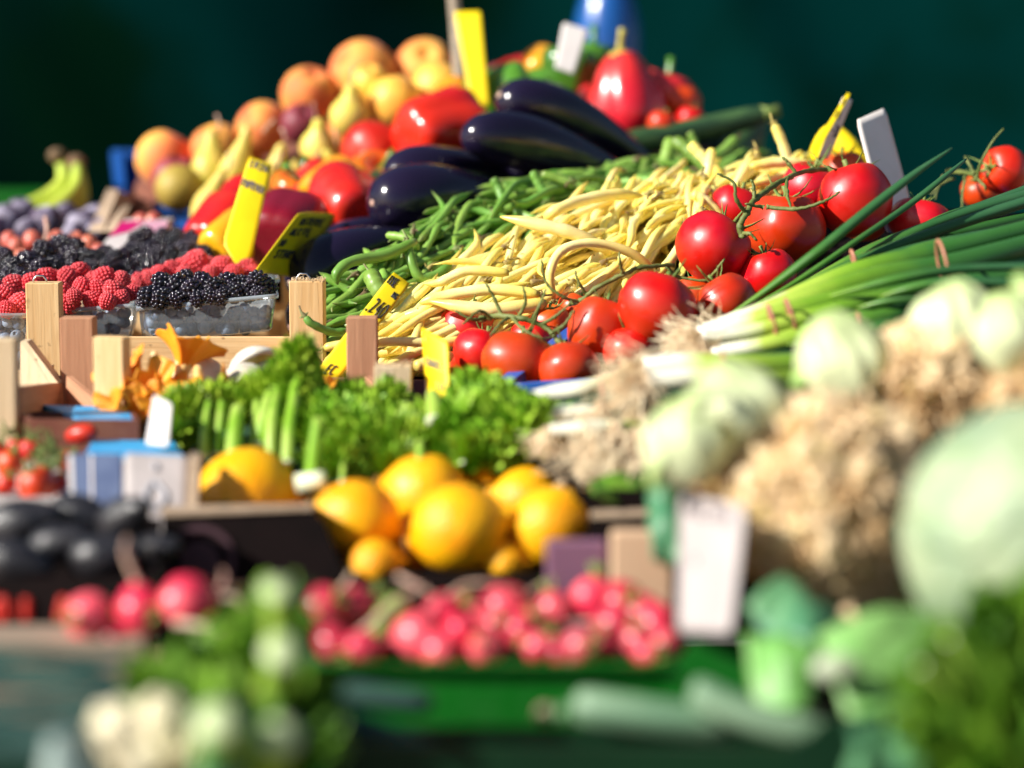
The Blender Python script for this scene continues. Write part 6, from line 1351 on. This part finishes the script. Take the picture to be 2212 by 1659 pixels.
for pts, r in (([(300, 1262, 1.42), (280, 1225, 1.42), (268, 1190, 1.42), (275, 1160, 1.42)], 8), ([(450, 1300, 1.42), (500, 1290, 1.42), (530, 1310, 1.42), (560, 1345, 1.42)], 8), ([(380, 1345, 1.40), (450, 1355, 1.39), (520, 1375, 1.38)], 10), ([(470, 1285, 1.43), (485, 1250, 1.43), (480, 1230, 1.43)], 8),
        ([(700, 1300, 1.46), (740, 1270, 1.46), (762, 1235, 1.46)], 9), ([(745, 1390, 1.43), (800, 1350, 1.43), (855, 1300, 1.44), (920, 1265, 1.45)], 9), ([(860, 1245, 1.47), (910, 1270, 1.46), (960, 1300, 1.46)], 7), ([(960, 1300, 1.46), (1000, 1265, 1.47), (1060, 1260, 1.47), (1110, 1280, 1.47)], 6)):
    w = seg_path(pts, 14); c = sum(w, Vector())/14; b = MB(); R = W(r, pts[0][2]); b.tube([p-c for p in w], [R*(1-.7*i/14) for i in range(14)], 7)
    tag(obj('loose_root', b.me('loose_root', m_root), None, c), 'long pale radish root curling %s' % ('above the separate trio' if pts[0][0] < 500 else 'over the radishes before the lemon box'), 'radish root', 'long radish roots')
RD = [(700, 1312, 46, 1.46), (765, 1320, 44, 1.48), (722, 1392, 40, 1.43), (785, 1402, 36, 1.42), (690, 1360, 40, 1.44), (905, 1375, 46, 1.44), (960, 1325, 44, 1.47), (1000, 1372, 40, 1.44), (1030, 1330, 40, 1.48), (1095, 1310, 42, 1.49), (1075, 1350, 38, 1.46), (950, 1405, 36, 1.42), (1050, 1400, 36, 1.42), (1105, 1395, 36, 1.42), (1150, 1345, 38, 1.46), (1125, 1365, 34, 1.45), (1200, 1320, 40, 1.49), (1215, 1365, 38, 1.45), (1165, 1400, 34, 1.42),
      (1280, 1295, 42, 1.5), (1265, 1345, 40, 1.46), (1255, 1400, 34, 1.42), (1310, 1385, 38, 1.43), (1345, 1305, 46, 1.5), (1330, 1350, 40, 1.46), (1390, 1330, 42, 1.49), (1375, 1385, 38, 1.43), (1420, 1350, 42, 1.47), (1435, 1395, 38, 1.43), (870, 1410, 34, 1.42), (840, 1380, 34, 1.45), (1010, 1410, 32, 1.42), (1210, 1410, 32, 1.42), (1345, 1412, 32, 1.42), (1400, 1412, 32, 1.42), (1160, 1322, 36, 1.52), (1240, 1325, 36, 1.51), (990, 1320, 34, 1.52), (880, 1345, 34, 1.5)]
for i, (px, py, r, d) in enumerate(RD):
    if i in (13, 17, 20, 29, 31, 33, 35, 36): continue
    r *= (1.08, 1.2, 1.0, 1.15)[i % 4]
    radish(px, py, r, d, (U(-.7, .7), U(-.4, .9), U(-.3, .9)), 'radish in the %s part of the green crate' % ('left' if px < 860 else 'middle' if px < 1180 else 'right'), i % 3 == 0, i)
o = put('bean_pod', cached('podd', lambda: long_me('bean_pod', m_rootg, tuple(sc_prof(OVAL, .010, .02)), .002)), 'small green leaf bud between the radishes at the left', 'leaf bud', 838, 1350, 1.45, (.4, .8, .2), 0, 1.1)
basket('radish_crate', 'bright green plastic crate with raised corner holding the radishes', m_greenp, [P(560, 1436, 1.40), P(1478, 1434, 1.40), P(1478, 1340, 1.62), P(560, 1340, 1.62)], .10, th=.006, lip=None)
e = bpy.data.objects['radish_crate']
b = MB(); polyslab(b, [P(x, y, 1.398)-e.location for x, y in ((1440, 1436), (1468, 1425), (1488, 1400), (1508, 1382), (1612, 1380), (1618, 1620), (1440, 1620))], FW*.005); b.build('raised_corner', m_greenp, e, False)
b = MB(); polyslab(b, [P(x, y, 1.398)-e.location for x, y in ((560, 1428), (1440, 1436), (1440, 1444), (560, 1438))], -FW*.006); b.build('front_rib', m_greenp, e, False)
heap_liner('paper_liner', 'dark green liner under the radishes', [[(580, 1430, 1.43), (1000, 1430, 1.43), (1460, 1430, 1.43)], [(600, 1370, 1.53), (1000, 1375, 1.53), (1460, 1370, 1.53)]], m_cloth)
selfc(MB().box(P(1385, 1262, 1.56), W(132, 1.56), .012, .075, 0, .002), 'wooden_board', m_tan, 'upright tan wooden block behind the right radishes', 'wood block')
selfc(MB().box(P(1245, 1275, 1.57), W(132, 1.57), .010, .07, 0, .002), 'mauve_carton', m_mauve, 'dull mauve carton piece left of the tan wood block', 'carton piece')
slat_ = plank('wooden_ledge', woodmat('weathered_wood', (.24, .18, .13), (.34, .26, .19)), Vector((P(60, 1368, 1.42).x, P(60, 1368, 1.42).y, (P(60, 1368, 1.42).z+.902)/2)), W(520, 1.42), .05, P(60, 1368, 1.42).z-.902, .02); tag(slat_, 'weathered wooden block under the separate radish trio', 'wooden ledge')
# ============================================================ FOREGROUND
basket('front_crate', 'dark green plastic crate at the lower edge holding zucchini', m_greend, [P(700, 1606, 1.16), P(1745, 1612, 1.16), P(1745, 1572, 1.30), P(700, 1568, 1.30)], .10, th=.006)
e = bpy.data.objects['front_crate']
b = MB(); polyslab(b, [P(x, y, 1.158)-e.location for x, y in ((1700, 1612), (1745, 1590), (1790, 1548), (1990, 1546), (2000, 1800), (1700, 1800))], FW*.005); b.build('raised_corner', m_greend, e, False)
zuc(1410, 1548, .095, W(42, 1.26), 1.26, (.97, -.12, .1), 'pale zucchini in the front crate, left one', m_zucl, 'zucchini', False, bend=-.006, k=5, group='pale zucchini in front')
zuc(1640, 1555, .085, W(38, 1.24), 1.24, (.93, -.3, .1), 'pale zucchini in the front crate, right one', m_zucl, 'zucchini', False, bend=-.006, k=6, group='pale zucchini in front')
selfc(MB().ball(P(1180, 1542, 1.3), W(24, 1.3), 12, 8, (1, 1, .9)), 'cut_stem', M('cut_stem_skin', (.22, .22, .12), (.34, .20, .14), scale=60), 'small brownish cut stem end left of the pale zucchini', 'cut stem', smooth=True)
selfc(MB().ball(P(1222, 1542, 1.3), W(26, 1.3), 12, 8, (1, 1, .9)), 'cut_stem', m_caull, 'small green stem end touching the left pale zucchini', 'cut stem', smooth=True)
for i, (px, py, L, r, d, ax, lb) in enumerate([(740, 1478, .13, 30, 1.3, (.97, -.15, .1), 'dark zucchini at the left under the green crate rim, upper'), (760, 1535, .13, 30, 1.24, (.9, -.35, .1), 'dark zucchini below the upper one'), (740, 1590, .13, 34, 1.2, (.9, -.3, .1), 'dark zucchini at the bottom left of the front crate'), (900, 1640, .10, 28, 1.2, (.97, -.1, .1), 'dark zucchini lying deep in the front crate')]):
    zuc(px-40, py+12, L, W(r, d), d, ax, lb, m_leek if i < 3 else m_zuc, 'zucchini', False, k=7+i, group='dark zucchini in front')
# teal leek leaves at left
e = empty('leek_bunch', 'dark bluish green leek leaves at the lower left edge', 'leeks', None, P(100, 1500, 1.25))
for i in range(16):
    y0 = 1410+i*16+U(-6, 6); d0 = 1.30-.012*i; w = [p-e.location for p in seg_path([(-120, y0+U(-20, 20), d0), (60, y0+U(-10, 10), d0), (200, y0+U(-10, 16), d0), (330+U(-60, 20), y0+U(0, 40), d0)], 14)]
    b = MB(); b.tube(w, [W(U(15, 24), d0)*(1 if j < 10 else 1-(j-9)*.15) for j in range(14)], 10, flat=.4); b.build('leaf', m_leek, e)
e = bunchy('cauliflower_greens', 'bright blurred leafy greens in the lower left foreground', 'leafy greens', (500, 1450, 1.12),
  [([(610, 1410, 1.10), (600, 1460, 1.12), (560, 1560, 1.14)], 40), ([(606, 1590, 1.04), (590, 1640, 1.06), (560, 1700, 1.08)], 42), ([(470, 1560, 1.02), (480, 1620, 1.04), (500, 1700, 1.06)], 48), ([(602, 1275, 1.14), (600, 1330, 1.15), (590, 1420, 1.16)], 34)],
  [(380, 1500, 1.18, 50, 34), (470, 1465, 1.18, 55, 44), (545, 1480, 1.17, 60, 50), (560, 1560, 1.15, 70, 54), (600, 1345, 1.2, 24, 18), (450, 1550, 1.15, 60, 40), (640, 1520, 1.16, 34, 20), (560, 1650, 1.12, 80, 54), (640, 1620, 1.13, 40, 24), (590, 1410, 1.2, 30, 20)], m_parsd, m_stalk, L=.024, w=.020)
for o in e.children:
    if o.name.startswith('stalk'):
        for c2 in o.children: c2.data.materials[0] = M('pale_cut', (.52, .62, .32), None, rough=.45)
e = empty('cauliflower', 'cream white cauliflower heads among leaves at the bottom left edge', 'cauliflower', None, P(330, 1600, 1.06)); rn = random.Random(4)
b = MB()
for (cx, cy, r) in ((255, 1575, 62), (350, 1560, 64), (310, 1640, 70), (400, 1610, 56), (230, 1650, 50)):
    C0 = P(cx, cy, 1.07)-e.location; R = W(r, 1.07)
    for i in range(60):
        v = Vector((rn.gauss(0, 1), rn.gauss(0, 1), rn.gauss(0, 1))).normalized(); b.ball(C0+v*R*.8, R*rn.uniform(.18, .32), 8, 5)
    b.ball(C0, R*.85, 14, 9)
b.build('curd', m_caul, e)
for k, q in enumerate((((110, 1590, 1.03), (190, 1570, 1.06), (260, 1740, 1.02), (80, 1740, 1.0)), ((430, 1520, 1.06), (560, 1560, 1.1), (520, 1720, 1.02), (420, 1720, 1.0)))):
    c = [P(*x) for x in q]; v = []
    for j in range(9):
        for i in range(9):
            u = i/8; w = j/8; p = (c[0]*(1-u)+c[1]*u)*(1-w)+(c[3]*(1-u)+c[2]*u)*w; v.append(p-e.location-FW*(.012*4*u*(1-u)))
    o = obj('leaf', mesh('leaf', v, [(j*9+i, j*9+i+1, (j+1)*9+i+1, (j+1)*9+i) for j in range(8) for i in range(8)], m_caull if k else M('silver_leaf', (.20, .27, .24), (.26, .33, .30), scale=14, rough=.5)), e); md = o.modifiers.new('t', 'SOLIDIFY'); md.thickness = .002
basket('left_crate', 'dark green crate at the lower left edge under leeks and cauliflower', m_greend, [P(-250, 1730, 1.08), P(655, 1730, 1.08), P(655, 1600, 1.33), P(-250, 1590, 1.33)], .085, th=.006)
basket('root_crate', 'dark crate under the celery roots, behind the loose leaves', m_blackc, [P(1625, 1400, 1.40), P(2380, 1400, 1.40), P(2380, 1270, 1.62), P(1625, 1290, 1.62)], .09)
gl = 'loose outer leaves at the lower right'
sheet('loose_leaf', m_looseleaf, 'dull teal green crinkled leaf below the celery root, behind the light leaf', 'leaf', [(1615, 1310, 1.34), (1700, 1258, 1.38), (1830, 1360, 1.34), (1740, 1425, 1.30)], rip=.005, bul=.012, seed=3, group=gl)
sheet('loose_leaf', m_lightleaf, 'bright translucent green leaf hanging over the green crate corner', 'leaf', [(1612, 1385, 1.33), (1770, 1400, 1.30), (1740, 1545, 1.27), (1640, 1545, 1.28)], rip=.006, bul=.008, seed=5, group=gl)
sheet('loose_leaf', m_lightleaf, 'broad light green leaf right of the hanging one, below the celery root', 'leaf', [(1770, 1375, 1.27), (2000, 1325, 1.30), (2100, 1500, 1.26), (1835, 1568, 1.22)], rip=.003, bul=.012, seed=8, group=gl)
sheet('loose_leaf', m_looseleaf, 'dark green leaf at the bottom edge, right of the front crate corner', 'leaf', [(1830, 1600, 1.12), (2000, 1560, 1.18), (2120, 1660, 1.12), (1820, 1720, 1.06)], rip=.010, bul=.012, seed=9, group=gl)
sheet('loose_leaf', m_looseleaf, 'small grey green leaf around the white card foot', 'leaf', [(1405, 1075, 1.55), (1470, 1060, 1.55), (1470, 1210, 1.5), (1410, 1215, 1.5)], rip=.010, bul=.004, seed=12, group=gl)
selfc(MB().ball(P(1808, 1445, 1.22), W(42, 1.22), 16, 10, (1.3, .8, .8)), 'leaf_stalk_end', M('pale_stub', (.45, .50, .36), (.38, .44, .28), scale=40), 'pale cut stalk end between the two light leaves', 'stalk end', smooth=True)
b = MB(); roots(b, P(1830, 1320, 1.36), D(.3, -1, .2), 14, .05, .001, .5); roots(b, P(1900, 1360, 1.34), D(.5, -1, .2), 12, .05, .001, .5)
selfc(b, 'dry_stalks', m_celh, 'few dry golden stalks below the largest celery root', 'dry stalks', smooth=True)
bunchy('parsley_bunch', 'dense bright parsley bunch in the lower right corner', 'parsley', (2120, 1480, 1.08),
  [([(2050, 1380, 1.08), (2090, 1460, 1.08), (2160, 1600, 1.08)], 8), ([(1990, 1440, 1.08), (2060, 1500, 1.08), (2150, 1650, 1.08)], 8)],
  [(2180, 1410, 1.13, 56, 56), (2110, 1470, 1.12, 60, 60), (2200, 1490, 1.10, 60, 60), (2080, 1550, 1.11, 60, 60), (2170, 1580, 1.09, 80, 80), (2050, 1470, 1.14, 30, 18), (2090, 1630, 1.1, 70, 60), (2215, 1360, 1.12, 40, 26), (2180, 1660, 1.08, 80, 50), (2020, 1610, 1.13, 40, 22), (2140, 1385, 1.14, 30, 20)], m_parsd, m_stalk, L=.026, w=.020)
basket('right_crate', 'dark green crate under parsley and cabbage at the right edge', m_greend, [P(1900, 1720, 1.06), P(2420, 1720, 1.04), P(2420, 1400, 1.36), P(1900, 1440, 1.36)], .08)
# ============================================================ CAMERA, LIGHT, WORLD
cd = bpy.data.cameras.new('camera'); co = bpy.data.objects.new('camera', cd); COL.objects.link(co); sc.camera = co
co.location = CAM; co.rotation_euler = (pi/2-TH, 0, 0)
cd.lens = 85; cd.sensor_width = 36; cd.clip_end = 200; cd.clip_start = .05
cd.dof.use_dof = True; cd.dof.focus_distance = 2.26; cd.dof.aperture_fstop = 2.05; cd.dof.aperture_blades = 0
EL, AZ = math.radians(32), math.radians(-115)   # azimuth from +Y, clockwise positive -> sun at left, a bit behind the camera
sd = Vector((math.sin(AZ)*math.cos(EL), math.cos(AZ)*math.cos(EL), math.sin(EL)))
ld = bpy.data.lights.new('sun', 'SUN'); ld.energy = 5.0; ld.angle = math.radians(.5); ld.color = (1, .955, .88)
lo = bpy.data.objects.new('sun', ld); COL.objects.link(lo); lo.rotation_mode = 'QUATERNION'; lo.rotation_quaternion = sd.to_track_quat('Z', 'Y'); lo.location = (-3, -2, 5)
w = bpy.data.worlds.new('World'); sc.world = w; w.use_nodes = True; nt = w.node_tree
sk = nt.nodes.new('ShaderNodeTexSky'); sk.sky_type = 'NISHITA'; sk.sun_disc = False; sk.sun_elevation = EL; sk.sun_rotation = AZ % (2*pi)
bg = nt.nodes['Background']; bg.inputs[1].default_value = .052; nt.links.new(sk.outputs[0], bg.inputs[0])
sc.view_settings.view_transform = 'Standard'; sc.view_settings.look = 'None'; sc.view_settings.exposure = .66; sc.view_settings.gamma = 1
sc.render.engine = 'CYCLES'; sc.cycles.use_denoising = True; sc.cycles.max_bounces = 8; sc.cycles.transparent_max_bounces = 24
sc.cycles.sample_clamp_indirect = 6
sc.cycles.use_adaptive_sampling = True; sc.cycles.adaptive_threshold = .02
